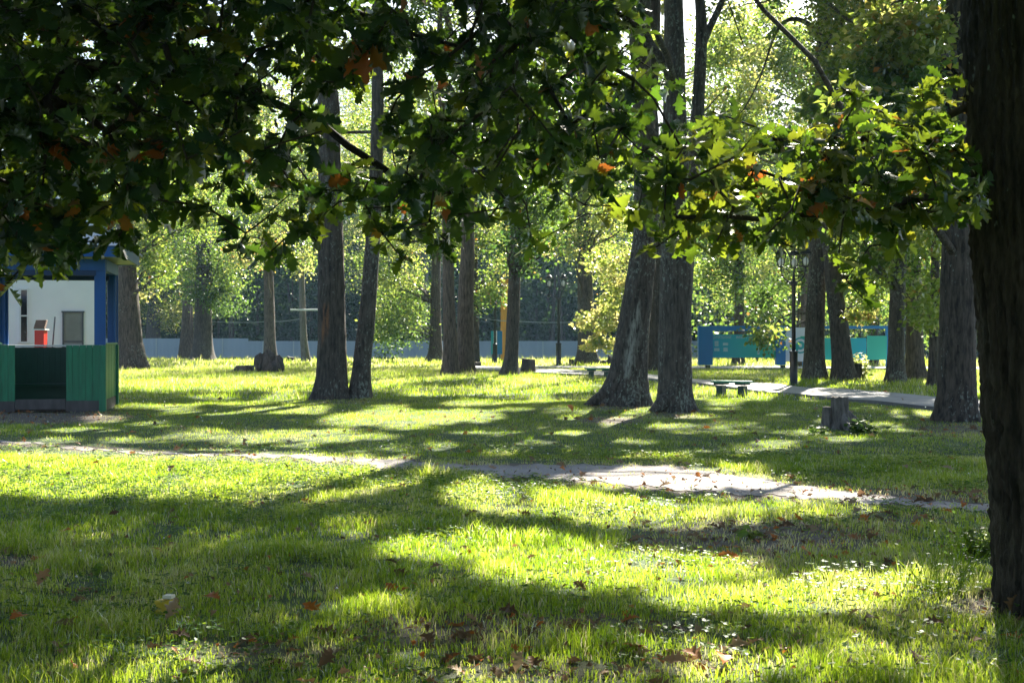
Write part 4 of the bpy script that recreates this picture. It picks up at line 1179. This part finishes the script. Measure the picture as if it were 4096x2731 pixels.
# ------------------------------------------------------------------ notice boards
def build_boards():
    Y = depth(848, 1700); g = gz(8, Y)
    def X(px): return (px - CX) / F * Y
    def Z(py): return CAM_H - (py - HZ) / F * Y - g
    ox = X(1702)
    t = thing('notice_board', 'blue framed notice board with a teal panel, left of the ringed white board', 'notice board', (ox, Y, g))
    for a, b in ((1603, 1636), (1781, 1803)):
        w = X(b) - X(a); c = (X(a) + X(b)) / 2 - ox
        MB().box((c, 0, (Z(838) + Z(748.5)) / 2), (w, .34, Z(748.5) - Z(838)), 0, .01).build('post', M['board_blue'], t)
        MB().box((c + .12, .03, Z(838) / 2 - .02), (.2, .2, Z(838) + .02), 0, .01).build('leg', M['green_dark'], t)
    MB().box(((X(1636) + X(1781)) / 2 - ox, 0, (Z(748) + Z(760)) / 2), (X(1781) - X(1636) - .01, .30, Z(748) - Z(760))).build('top_beam', M['board_blue'], t)
    x0, x1 = X(1636) - ox, X(1781) - ox
    gm = gradient_mat('teal_gradient', (.008, .38, .54), (.014, .46, .30), x0 + .3, x1 - .1)
    pn = MB().box(((x0 + x1) / 2, -.02, (Z(768) + Z(821)) / 2), (x1 - x0 - .01, .06, Z(768) - Z(821))).build('panel', gm, t)
    for a, b, c, d in ((1641, 1650, 783, 795), (1660, 1672, 787, 793), (1640, 1652, 799, 806), (1661, 1671, 798, 807), (1739, 1744, 797, 814)):
        MB().box(((X(a) + X(b)) / 2 - ox, -.054, (Z(c) + Z(d)) / 2), (X(b) - X(a), .006, Z(c) - Z(d))).build('sheet', M['paper'], pn)
    for body, px, w in (('ЦАЯ МАТЕШЛАНИЕ', 1637, 42), ('ФИНАЛ  І ОБО', 1690, 38)):
        cu = bpy.data.curves.new('lettering', 'FONT'); cu.body = body; cu.size = .165; cu.extrude = .003
        to = bpy.data.objects.new('lettering', cu); COL.objects.link(to)
        bpy.context.view_layer.update()
        dg = bpy.context.evaluated_depsgraph_get()
        me = bpy.data.meshes.new_from_object(to.evaluated_get(dg)); bpy.data.objects.remove(to)
        lo = bpy.data.objects.new('lettering', me)
        xs = [v.co.x for v in me.vertices]; k = (w / F * Y) / max(.01, max(xs) - min(xs))
        lo.scale = (k, 1, 1); lo.rotation_euler = (math.pi / 2, 0, 0); lo.location = (X(px) - ox, -.056, Z(777.5))
        me.materials.clear(); me.materials.append(M['ink']); link(lo, pn)
    # second board
    ox2 = X(1920)
    t2 = thing('notice_board', 'wide board with a white ringed logo panel and a long teal panel behind two trunks', 'notice board', (ox2, Y + .5, g))
    Y2 = Y + .5
    def X2(px): return (px - CX) / F * Y2 - ox2
    def Z2(py): return CAM_H - (py - HZ) / F * Y2 - g
    wp = MB().box(((X2(1804) + X2(1887)) / 2, 0, (Z2(752) + Z2(830)) / 2), (X2(1887) - X2(1804), .05, Z2(752) - Z2(830))).build('logo_panel', M['board_white'], t2)
    # the ring mark: teal disc, white spiral gap, teal inner ring with a stem, white dot
    cxp, czp = X2(1838), Z2(793); R = 18.5 * Y2 / F
    def disc(r, y, mat, nm, a0=0, a1=6.2832, ri=0.0, off=(0, 0)):
        m = MB(); n = 40
        A = [a0 + (a1 - a0) * i / n for i in range(n + 1)]
        for p, q in zip(A[:-1], A[1:]):
            P = [(cxp + off[0] + ri * math.cos(p), y, czp + off[1] + ri * math.sin(p)), (cxp + off[0] + r * math.cos(p), y, czp + off[1] + r * math.sin(p)),
                 (cxp + off[0] + r * math.cos(q), y, czp + off[1] + r * math.sin(q)), (cxp + off[0] + ri * math.cos(q), y, czp + off[1] + ri * math.sin(q))]
            if ri == 0: P = P[1:] + [(cxp + off[0], y, czp + off[1])]
            m.poly(P)
        return m.build(nm, mat, wp)
    MB().box(((X2(1838) + X2(1886)) / 2, -.029, (Z2(772) + Z2(784)) / 2), (X2(1886) - X2(1838), .006, Z2(772) - Z2(784))).build('logo_bar', plain('logo_green', (.02, .42, .26), .5, .05, 2), wp)
    disc(R, -.0345, M['teal_logo'], 'logo_ring')
    disc(R * .80, -.038, M['board_white'], 'logo_gap', -2.0, 2.7)
    disc(R * .53, -.0415, M['teal_logo'], 'logo_core')
    disc(R * .20, -.045, M['board_white'], 'logo_dot')
    gm2 = gradient_mat('teal_gradient_long', (.012, .45, .38), (.008, .40, .56), X2(1888), X2(1990))
    gm3 = gradient_mat('green_gradient_end', (.035, .46, .37), (.025, .42, .32), X2(1992), X2(2037))
    MB().box(((X2(1888) + X2(1990)) / 2, 0, (Z2(776) + Z2(826)) / 2), (X2(1990) - X2(1888) - .02, .05, Z2(776) - Z2(826))).build('panel', gm2, t2)
    MB().box(((X2(1991) + X2(2037)) / 2, 0, (Z2(771) + Z2(826)) / 2), (X2(2037) - X2(1991) - .02, .05, Z2(771) - Z2(826))).build('panel', gm3, t2)
    MB().box(((X2(1888) + X2(2038)) / 2, 0, (Z2(748) + Z2(755)) / 2), (X2(2038) - X2(1888), .09, Z2(748) - Z2(755))).build('top_beam', M['board_blue'], t2)
    for px in (1846, 1889, 2038):
        MB().box((X2(px), .08, Z2(752) / 2 - .02), (.09, .09, Z2(752)), 0, .005).build('post', M['board_blue'], t2)
build_boards()

# ------------------------------------------------------------------ wooden pillar with blue boards
def build_pillar():
    Y = depth(834, 1158); g = gz(0, Y)
    def X(px): return (px - CX) / F * Y
    def Z(py): return CAM_H - (py - HZ) / F * Y - g
    ox = X(1158)
    t = thing('wooden_pillar', 'tall yellow wooden pillar behind the slim leaning trunk', 'pillar', (ox, Y, g), 0)
    w = (1172 - 1149) / F * Y
    h = Z(640)
    m = MB()
    for i in range(3):
        m.box((X(1149) - ox + .11 + .16 * i, 0, h / 2), (.166, .34, h - .01 * i), math.radians(0), .012)
    m.build('front_boards', M['wood'], t)
    MB().box((X(1149) - ox + .56, .05, h / 2 - .01), (.13, .40, h - .02), 0, .012).build('edge_board', M['wood_pale'], t)
    s = thing('info_box', 'blue and white sign box mounted beside the wooden pillar', 'sign', (X(1141), Y - .45, g))
    def q(a, b, nm, mat, dy=0):
        MB().box(((X(a) + X(b)) / 2 - X(1141), dy, (Z(760) + Z(813)) / 2), (X(b) - X(a) - .01, .12, Z(760) - Z(813)), 0, .006).build(nm, M[mat], s)
    q(1128, 1134, 'left_panel', 'teal'); q(1134, 1142, 'middle_panel', 'board_white', .02); q(1142, 1154, 'right_panel', 'board_blue')
    for px in (1131, 1148):
        MB().box((X(px) - X(1141), .02, Z(813) / 2), (.05, .05, Z(813)), 0).build('leg', M['grey_frame'], s)
build_pillar()

# ------------------------------------------------------------------ stumps and logs
def stump(label, px, base_y, wpx, top_y, bark='stump', dirs=None, flare=.5, shelf=None, lean=0, tilt=0, name='tree_stump', rough=.05):
    Y = depth(base_y, px); x = (px - CX) / F * Y; g = gz(x, Y)
    H = CAM_H - (top_y - HZ) / F * Y - g; r = wpx / 2 / F * Y
    t = thing(name, label, 'stump', (x, Y, g), 0, 'stumps on the lawn')
    seed = int(px)
    pts = [(0, 0, -.05), (lean * .3, 0, H * .4), (lean, 0, H)]
    V, Tq = trunk_arrays(pts, [r * 1.05, r, r * .96], 36, H / 14, flare, H * .25, 5, rough, seed, .03, dirs)
    n = 36
    # sawn top: fan, slightly tilted and rough
    top = V[-n:].copy()
    r2 = np.random.default_rng(seed)
    V[-n:, 2] += tilt * (top[:, 0] - lean) + r2.normal(0, .008, n)
    big_mesh('stump_wood', V, Tq, M[bark], t, None, None, True)
    rim = V[-n:]
    c = rim.mean(0)[None] + np.array([[0, 0, -.01]])
    V2 = np.concatenate([rim + np.array([0, 0, .0015]), c]); i = np.arange(n)
    big_mesh('sawn_top', V2, np.stack([i, (i + 1) % n, np.full(n, n)], -1), M['cut'] if bark != 'stump_dark' else M['stump'], t)
    return t, Y, g
t, Y, g = stump('weathered grey stump with a lower step on its left and spreading roots', 1929, 985, 40, 912, 'stump', [(0.1, .6, .12), (-1.7, .4, .2)], .28)
for rp, r0 in (([(.06, .02, .26), (.22, .05, .13), (.38, .08, .05), (.56, .1, -.03)], (.09, .075, .05, .03)), ([(.03, -.06, .22), (.05, -.16, .10), (.06, -.27, -.03)], (.08, .07, .05)), ([(-.12, .0, .12), (-.26, -.02, .03), (-.36, 0, -.04)], (.08, .06, .03))):
    q, rr, _ = resample(rp, r0, .04); V, Tq = tube_arrays(q, rr, 14); big_mesh('root', V, Tq, M['stump'], t, None, None, True)
V, Tq = trunk_arrays([(-.20, .02, -.03), (-.20, .02, .2), (-.195, .02, CAM_H - (934 - HZ) / F * Y - g)], [.085, .075, .07], 20, .04, .4, .1, 3, .05, 9, .03)
big_mesh('stump_step', V, Tq, M['stump'], t, None, None, True)
i = np.arange(20); rim = V[-20:]
big_mesh('step_top', np.concatenate([rim + np.array([0, 0, .001]), rim.mean(0)[None]]), np.stack([i, (i + 1) % 20, np.full(20, 20)], -1), M['stump'], t)
stump('dark stump with a pale sawn top right of the slim leaning trunk', 1214, 857, 32, 824, 'stump_dark', None, .25, tilt=-.10)
stump('low wide stump left of the uprooted root mass', 566, 854, 38, 839, 'stump_dark', [(0, 1.0, .2)], .15)
stump('small pale topped stump far off right of the slim dark tree', 670, 833, 20, 820, 'stump_dark', [(0, .6, .2)], .2, tilt=-.2)
stump('tiny low stump in the pale grass near the fence', 535, 826, 17, 820, 'stump_dark', None, .2)
stump('small flat stump right of the brown pair of trunks', 1098, 843, 15, 832, 'stump_dark', None, .2)
stump('small dark stump between the street lamp and the yellow maple boughs', 1312, 839, 11, 825, 'stump_dark', None, .3)
stump('short dark stump touching the roots behind the far bench', 1327, 839, 10, 829, 'stump_dark', None, .3)
stump('rotten stump with red shoots behind the dark left leaning trunk', 1967, 872, 26, 834, 'stump_dark', None, .3)

def lumps(name, label, px, base_y, parts_px, cat, mat='stump_dark'):
    """root mass or log: fused rough ellipsoids (px, py, rx_px, ry_px, dy)"""
    Y = depth(base_y, px); x = (px - CX) / F * Y; g = gz(x, Y)
    bm = bmesh.new()
    for (a, b, rx, ry, dy, rot) in parts_px:
        r = bmesh.ops.create_icosphere(bm, subdivisions=4, radius=1.0)
        k = Y / F
        m = Matrix.Translation(((a - px) * k, dy, (HZ - b) * k + CAM_H - g)) @ Matrix.Rotation(rot, 4, 'Y') @ Matrix.Diagonal((rx * k, min(rx, ry) * k * 1.1, ry * k, 1))
        for v in r['verts']:
            c = v.co.copy()
            n = .16 * math.sin(4.1 * c.x + 2.3 * c.z + a) + .12 * math.sin(7 * c.y - 5 * c.z + b) + .10 * math.sin(9 * c.x + 6 * c.y) + .07 * math.sin(17 * c.x + 3 * c.z)
            v.co = c * (1 + n)
        bmesh.ops.transform(bm, matrix=m, verts=r['verts'])
    me = bpy.data.meshes.new(name); bm.to_mesh(me); bm.free(); me.shade_smooth(); me.materials.append(M[mat])
    o = bpy.data.objects.new(name, me); o.location = (x, Y, g); link(o)
    rm = o.modifiers.new('fuse', 'REMESH'); rm.mode = 'VOXEL'; rm.voxel_size = .03; rm.use_smooth_shade = True
    return tag(o, label, cat)
lumps('root_mass', 'big dark uprooted root mass at the foot of the slim dark tree', 617, 855, [(600, 836, 17, 24, 0, .3), (622, 832, 14, 27, .1, -.2), (640, 838, 13, 20, -.1, 0), (612, 848, 26, 12, 0, 0), (608, 818, 7, 14, .1, .5), (646, 850, 8, 9, -.1, 0), (630, 846, 18, 14, -.2, 0)], 'stump')
lumps('fallen_log', 'dark log end lying behind the far green bench', 1392, 839, [(1402, 829, 8, 12, 0, 0), (1390, 833, 14, 7, .1, -.35), (1380, 836, 10, 4, .2, -.3)], 'log')

# ------------------------------------------------------------------ wires and the cross bar on the pale trunk
def build_wires():
    Y = T['f']['Y'] - .25
    def at(px, py, Y_): return tuple(W(px, py, Y_))
    m = MB().tube([at(667, 711, Y), at(700, 711.5, Y), at(729, 711, Y)], .05, 8)
    o = m.build('cross_bar', M['white_trim']); tag(o, 'short white cross bar fixed to the pale grey leaning trunk', 'bar')
    def wire(label, pts, Y_, r=.022):
        P = []
        for (a, b), (c, d) in zip(pts[:-1], pts[1:]):
            for s in np.linspace(0, 1, 9)[:-1]: P.append(at(a + (c - a) * s, b + (d - b) * s + 4 * s * (1 - s) * 3.0, Y_))
        P.append(at(*pts[-1], Y_))
        o = MB().tube(P, r, 6).build('overhead_wire', M['wire']); tag(o, label, 'wire')
    wire('thin wire strung between trunks in front of the dark wood on the left', [(468, 737), (620, 738), (696, 730)], T['e']['Y'] + 4)
    wire('thin wire crossing behind the street lamp toward the yellow boughs', [(1094, 727), (1180, 737), (1346, 738)], T['n']['Y'] + .6)
build_wires()

# ------------------------------------------------------------------ grass
def grass():
    bands = [(4.0, 9, 4200, .0048, (.03, .072), 3), (9, 16, 2400, .0062, (.03, .07), 3), (16, 30, 800, .010, (.03, .065), 1), (30, 60, 120, .026, (.06, .14), 1), (60, 117, 22, .06, (.10, .26), 1)]
    Vs, Ts, ti, off = [], [], [], 0
    for y0, y1, dens, w, (h0, h1), segs in bands:
        n = int(dens * (.485 * (y1 ** 2 - y0 ** 2) + 2 * 1.8 * (y1 - y0)))
        y = np.sqrt(rng.uniform(y0 ** 2, y1 ** 2, n)); x = rng.uniform(-1, 1, n) * (.485 * y + 1.8)
        z = ground(x, y)
        px, py = to_px(np.stack([x, y, z], -1))
        b = bare(px, py)
        enc = 5.5 * wob(x, y, .9, 41) + 4 * wob(x, y, .35, 42) + np.where(px < 1150, 2.5, -.5)
        sparse = rng.random(n) < np.where(px < 700, .16, .04)
        keep = (~on_dirt(px, py, -enc * .5) | sparse) & ~on_paved(px, py) & (rng.random(n) > b * .86)
        dry_edge = on_dirt(px, py, 14)
        keep &= ~(dry_edge & (rng.random(n) < .45))
        keep &= rng.random(n) > .75 * np.clip(wob(x, y, 1.1, 51) + .7 * wob(x, y, .45, 52) - .35, 0, 1) * (y < 26)
        if y0 < 30:
            # inside the gazebo
            gx = (px < 262) & (y > 25.3) & (y < 27.6); keep &= ~gx
        x, y, z, px, py, b, dry_edge = (q[keep] for q in (x, y, z, px, py, b, dry_edge))
        n = len(x)
        tall = np.clip(wob(x, y, 1.6, 11), 0, 1) ** 2 + .6 * np.clip(wob(x, y, .7, 12) - .3, 0, 1)
        h = rng.uniform(h0, h1, n) * (.7 + .9 * tall) * rng.uniform(.7, 1.25, n)
        for tx, ty, tr_, kk in ((1035, 1092, 60, 2.6), (490, 1135, 34, 2.4), (15, 1068, 40, 2.8), (75, 1232, 60, 1.9), (1800, 1250, 40, 1.4), (700, 1190, 70, 1.5), (940, 1250, 40, 1.8), (300, 1200, 80, 1.5), (2100, 1330, 110, 1.6)):
            q = ((px - tx) / tr_) ** 2 + ((py - ty) / (tr_ * .28)) ** 2
            h = h * (1 + (kk - 1) * np.exp(-q))
        h = np.where(dry_edge, h * .6, h)
        h = np.where((y > 15) & (y < 27), h * .75, h)
        h = h * (1 - .4 * b)
        dryness = .345 + .15 * wob(x, y, 4, 15) + .14 * wob(x, y, .9, 16) + .35 * b + .2 * dry_edge + .22 * smooth(33, 60, y)
        dryness = dryness + .25 * np.exp(-((px - 1700) / 420) ** 2 - ((py - 1190) / 75) ** 2)
        t = np.clip(dryness + rng.normal(0, .16, n), 0, 1)
        t = np.where(rng.random(n) < .07, rng.uniform(.85, 1, n), t)
        patch = np.clip(wob(x, y, 1.1, 51) + .7 * wob(x, y, .45, 52) - .25, 0, 1)
        h = h * (1 - .45 * patch)
        a = rng.uniform(0, 6.283, n); lean = rng.uniform(.1, .75, n) * h
        bx, by = np.cos(a), np.sin(a)
        a2 = rng.uniform(0, 6.283, n); sx, sy = np.cos(a2) * w * .5, np.sin(a2) * w * .5
        wr_ = rng.uniform(.7, 1.3, n); sx *= wr_; sy *= wr_
        if segs == 1:
            V = np.stack([np.stack([x - sx, y - sy, z - .01], -1), np.stack([x + sx, y + sy, z - .01], -1), np.stack([x + bx * lean, y + by * lean, z + h], -1)], 1).reshape(-1, 3)
            Tt = np.arange(n * 3).reshape(n, 3); rep = 1
        else:
            m1 = np.stack([x + bx * lean * .3, y + by * lean * .3, z + h * .6], -1)
            sv = np.stack([sx, sy, np.zeros(n)], -1)
            V = np.stack([np.stack([x - sx, y - sy, z - .01], -1), np.stack([x + sx, y + sy, z - .01], -1), m1 + sv * .8, m1 - sv * .8, np.stack([x + bx * lean, y + by * lean, z + h * .97], -1)], 1).reshape(-1, 3)
            Tt = ((np.arange(n) * 5)[:, None, None] + np.array([[0, 1, 2], [0, 2, 3], [3, 2, 4]])[None]).reshape(-1, 3); rep = 3
        Vs.append(V); Ts.append(Tt + off); off += len(V); ti.append(np.repeat(t, rep))
    o = big_mesh('grass', np.concatenate(Vs), np.concatenate(Ts), M['grass'], None, np.concatenate(ti)); o['kind'] = 'stuff'

    # clover: trifoliate leaves low over the near lawn
    n = 30000
    y = np.sqrt(rng.uniform(4.9 ** 2, 17 ** 2, n)); x = rng.uniform(-.47, .47, n) * y
    px, py = to_px(np.stack([x, y, ground(x, y)], -1))
    pat = wob(x, y, 2.2, 31) + .6 * wob(x, y, .8, 32)
    for tx, ty, rx, ry in ((1980, 1345, 110, 30), (380, 1520, 200, 50), (1560, 1500, 200, 50), (1900, 1560, 400, 30), (2240, 1260, 60, 40), (600, 1120, 500, 40), (1150, 1150, 110, 30)):
        pat = pat + 1.3 * np.exp(-((px - tx) / rx) ** 2 - ((py - ty) / ry) ** 2)
    k = (pat > .25) & ~on_dirt(px, py, 4) & (rng.random(n) > bare(px, py) * .7)
    x, y = x[k], y[k]; n = len(x)
    hgt = ground(x, y) + rng.uniform(.025, .075, n) * (1 + .4 * (y < 8))
    a0 = rng.uniform(0, 6.283, n)
    P, D, N, S, ti = [], [], [], [], []
    tl = rng.random(n)
    for j in range(3):
        a = a0 + j * 2.094
        P.append(np.stack([x, y, hgt], -1)); D.append(np.stack([np.cos(a), np.sin(a), rng.uniform(-.1, .35, n)], -1))
        N.append(norm(np.stack([rng.normal(0, .25, n), rng.normal(0, .25, n), np.ones(n)], -1))); S.append(rng.uniform(.014, .027, n) * np.where(y > 10, 1.3, 1)); ti.append(tl)
    cv = np.array([[0, 0, 0], [.42, .55, .05], [.25, 1, .0], [0, .92, -.02], [-.25, 1, 0], [-.42, .55, .05]])
    ct = np.array([[0, 1, 2], [0, 2, 3], [0, 3, 4], [0, 4, 5]])
    V, Tt = leaf_cloud(np.concatenate(P), np.concatenate(D), np.concatenate(N), np.concatenate(S), cv, ct)
    o = big_mesh('clover', V, Tt, M['clover'], None, np.repeat(np.concatenate(ti), 4)); o['kind'] = 'stuff'

    # small white specks: clover heads, and glints on the grass painted white
    n = 420
    y = np.sqrt(rng.uniform(6 ** 2, 40 ** 2, n)); x = rng.uniform(-.45, .45, n) * y
    px, py = to_px(np.stack([x, y, ground(x, y)], -1)); k = ~on_dirt(px, py, 4) & ~on_paved(px, py) & (bare(px, py) < .3)
    x, y = x[k], y[k]; n = len(x)
    ico = np.array([[0, 0, 1], [1, 0, 0], [0, 1, 0], [-1, 0, 0], [0, -1, 0], [0, 0, -.7]]) ; it = np.array([[0, 1, 2], [0, 2, 3], [0, 3, 4], [0, 4, 1], [5, 2, 1], [5, 3, 2], [5, 4, 3], [5, 1, 4]])
    P = np.stack([x, y, ground(x, y) + rng.uniform(.05, .10, n)], -1)
    V, Tt = leaf_cloud(P, np.tile([[0, 1.0, 0]], (n, 1)), np.tile([[0, 0, 1.0]], (n, 1)), rng.uniform(.006, .010, n) * (1 + (y > 15) * .5), ico, it)
    o = big_mesh('clover_flowers_and_glints', V, Tt, M['flower_glint']); o['kind'] = 'stuff'

    # dead leaves on the ground
    n = 15000
    y = 5 + 25 * rng.random(n) ** 1.5; x = rng.uniform(-.46, .46, n) * y
    px, py = to_px(np.stack([x, y, ground(x, y)], -1))
    pr = .16 + 1.3 * bare(px, py) + .25 * on_dirt(px, py, 22)
    k = rng.random(n) < pr
    x, y = x[k], y[k]; n = len(x)
    P = np.stack([x, y, ground(x, y) + rng.uniform(.012, .05, n)], -1)
    D = np.stack([rng.normal(size=n), rng.normal(size=n), rng.normal(0, .25, n)], -1); N = norm(rng.normal(0, .45, (n, 3)) + np.array([0, 0, 1]))
    V, Tt = leaf_cloud(P, D, N, np.where(rng.random(n) < .78, rng.uniform(.018, .05, n), rng.uniform(.07, .125, n)), *OAK[5])
    o = big_mesh('leaf_litter', V, Tt, M['litter'], None, np.repeat(rng.random(n), len(OAK[5][1]))); o['kind'] = 'stuff'
grass()

# ------------------------------------------------------------------ single things lying on the lawn
def fallen(label, px, py, size, tint, tilt=.4):
    Y = depth(py, px); x = (px - CX) / F * Y
    V, Tt = leaf_cloud(np.array([[0, 0, .02]]), np.array([[math.cos(px), math.sin(px), tilt]]), norm(np.array([[.2, -.5, .8]])), np.array([size]), *OAK[1])
    o = big_mesh('fallen_leaf', V, Tt, M['litter'], None, np.full(len(Tt), tint)); o.location = (x, Y, gz(x, Y) + .02)
    tag(o, label, 'fallen leaf', 'bright fallen leaves')
fallen('orange fallen leaf standing up in the sun left of the leaning oak roots', 1315, 950, .24, .95, 1.2)
fallen('orange fallen leaf in the shade right of the yellow carton', 505, 1394, .15, .92)
fallen('orange fallen leaf at the left edge near the bottom', 20, 1442, .13, .9)
fallen('dull brown fallen leaf right of the orange one at the left edge', 125, 1448, .13, .45)
fallen('upright orange leaf in the brown patch left of the near trunk', 1858, 1290, .13, .95, 1.0)
fallen('orange brown fallen leaf lying in the lower brown patch', 1700, 1292, .14, .88)
fallen('dark crumpled leaf on the green lawn behind the dirt path', 1735, 1024, .14, .05, .6)
fallen('red brown fallen leaf on the paved path', 2040, 905, .25, .86)
fallen('tan fallen leaf in the sun patch at the bottom', 1660, 1546, .15, .97)

def carton():
    px, py = 381, 1415
    Y = depth(py, px); x = (px - CX) / F * Y; g = gz(x, Y)
    t = thing('crumpled_carton', 'small crumpled yellow carton with a pale top lying in the grass', 'carton', (x, Y, g), math.radians(-18))
    bm = bmesh.new(); bmesh.ops.create_cube(bm, size=1.0)
    bmesh.ops.subdivide_edges(bm, edges=bm.edges, cuts=5, use_grid_fill=True)
    for v in bm.verts:
        c = v.co
        d = .06 * math.sin(9 * c.x + 5 * c.z) + .05 * math.sin(13 * c.y - 7 * c.z + 1) + .04 * math.sin(19 * c.z + 4 * c.x)
        v.co = Vector(((c.x + d * .5) * .088, (c.y + d) * .06, (c.z * (1 + .2 * c.x) + d * .4 + .5) * .075 + .015))
    me = bpy.data.meshes.new('carton_body'); bm.to_mesh(me); bm.free(); me.materials.append(M['yellow'])
    link(bpy.data.objects.new('carton_body', me), t)
    MB().box((.018, 0, .105), (.05, .052, .018), .1, .003).build('flap', M['carton_top'], t)
carton()

def plant(name, label, px, py, n, hmin, hmax, leaf, tint, spread, cat='plant', stalk=True, seed=1):
    r = np.random.default_rng(seed)
    Y = depth(py, px); x = (px - CX) / F * Y; g = gz(x, Y)
    t = thing(name, label, cat, (x, Y, g))
    parts, P, D = [], [], []
    for i in range(n):
        b = np.array([r.normal(0, spread * .45), r.normal(0, spread * .35), 0]); h = r.uniform(hmin, hmax)
        tip = b + np.array([r.normal(0, spread * .45), r.normal(0, spread * .3), 0]) + np.array([r.normal(0, h * .3), r.normal(0, h * .3), h])
        parts.append(tube_arrays([b, (b + tip) / 2 + np.array([0, 0, h * .06]), tip], np.array([.0016, .0013, .0008]) * (1 + Y / 12), 5))
        m = max(3, int(h / .05))
        for j in range(m):
            u = (j + 1) / m
            P.append(b + (tip - b) * u); dd = r.normal(size=3); dd[2] = abs(dd[2]) * .3; D.append(dd)
    V, Tt = merge(parts)
    big_mesh('stems', V, Tt, M['twig'] if tint is None else M['grass'], t, np.full(len(Tt), .3), None)
    P = np.array(P); D = norm(np.array(D)); k = len(P)
    V, Tt = leaf_cloud(P, D, norm(r.normal(0, .4, (k, 3)) + np.array([0, 0, 1])), leaf * r.uniform(.6, 1.3, k), SIMPLE_V * np.array([1.3, 1, 1]), SIMPLE_T)
    big_mesh('leaves', V, Tt, M['leaf'], t, np.repeat(np.clip(r.normal(tint or .2, .1, k), 0, .85), 2), None)
plant('nettle_clump', 'dark green nettle clump growing against the right of the weathered stump', 1985, 1000, 34, .08, .24, .09, .18, .20, seed=2)
plant('nettle_clump', 'low pale green weeds at the left foot of the weathered stump', 1872, 998, 14, .05, .14, .08, .3, .13, seed=3)
plant('weed', 'dry thin stalked weed in front of the near right trunk', 2150, 1372, 26, .15, .42, .022, .25, .16, seed=4)
plant('weed', 'tall thin weed stems just left of the near right trunk', 2215, 1350, 14, .25, .55, .02, .3, .10, seed=5)
plant('leafy_weed', 'bright yellow green leafy weed beside the near right trunk', 2252, 1275, 44, .06, .2, .06, .62, .16, seed=6)
plant('plantain', 'broad leaved plantain in the brown patch behind the bright strip', 1735, 1238, 7, .03, .09, .085, .62, .05, seed=7)
plant('dandelion', 'yellow topped dandelion stem in the shaded grass at the left', 228, 1350, 3, .1, .16, .05, .4, .02, seed=8)
plant('red_shoot', 'thin red leaved shoots beside the rotten stump', 1984, 872, 12, .4, 1.0, .16, .84, .14, seed=9)

# ------------------------------------------------------------------ the hazy air under the trees
def haze():
    m = bpy.data.materials.new('haze_air'); m.use_nodes = True
    nt = m.node_tree; nt.nodes.clear()
    out = nt.nodes.new('ShaderNodeOutputMaterial'); v = nt.nodes.new('ShaderNodeVolumePrincipled')
    v.inputs['Color'].default_value = (.45, .72, 1.0, 1)
    v.inputs['Density'].default_value = .0003
    v.inputs['Anisotropy'].default_value = .2
    nt.links.new(v.outputs[0], out.inputs['Volume'])
    o = MB().box((0, 270, 12.2), (1500, 700, 27.6)).build('haze', m); o['kind'] = 'stuff'
haze()
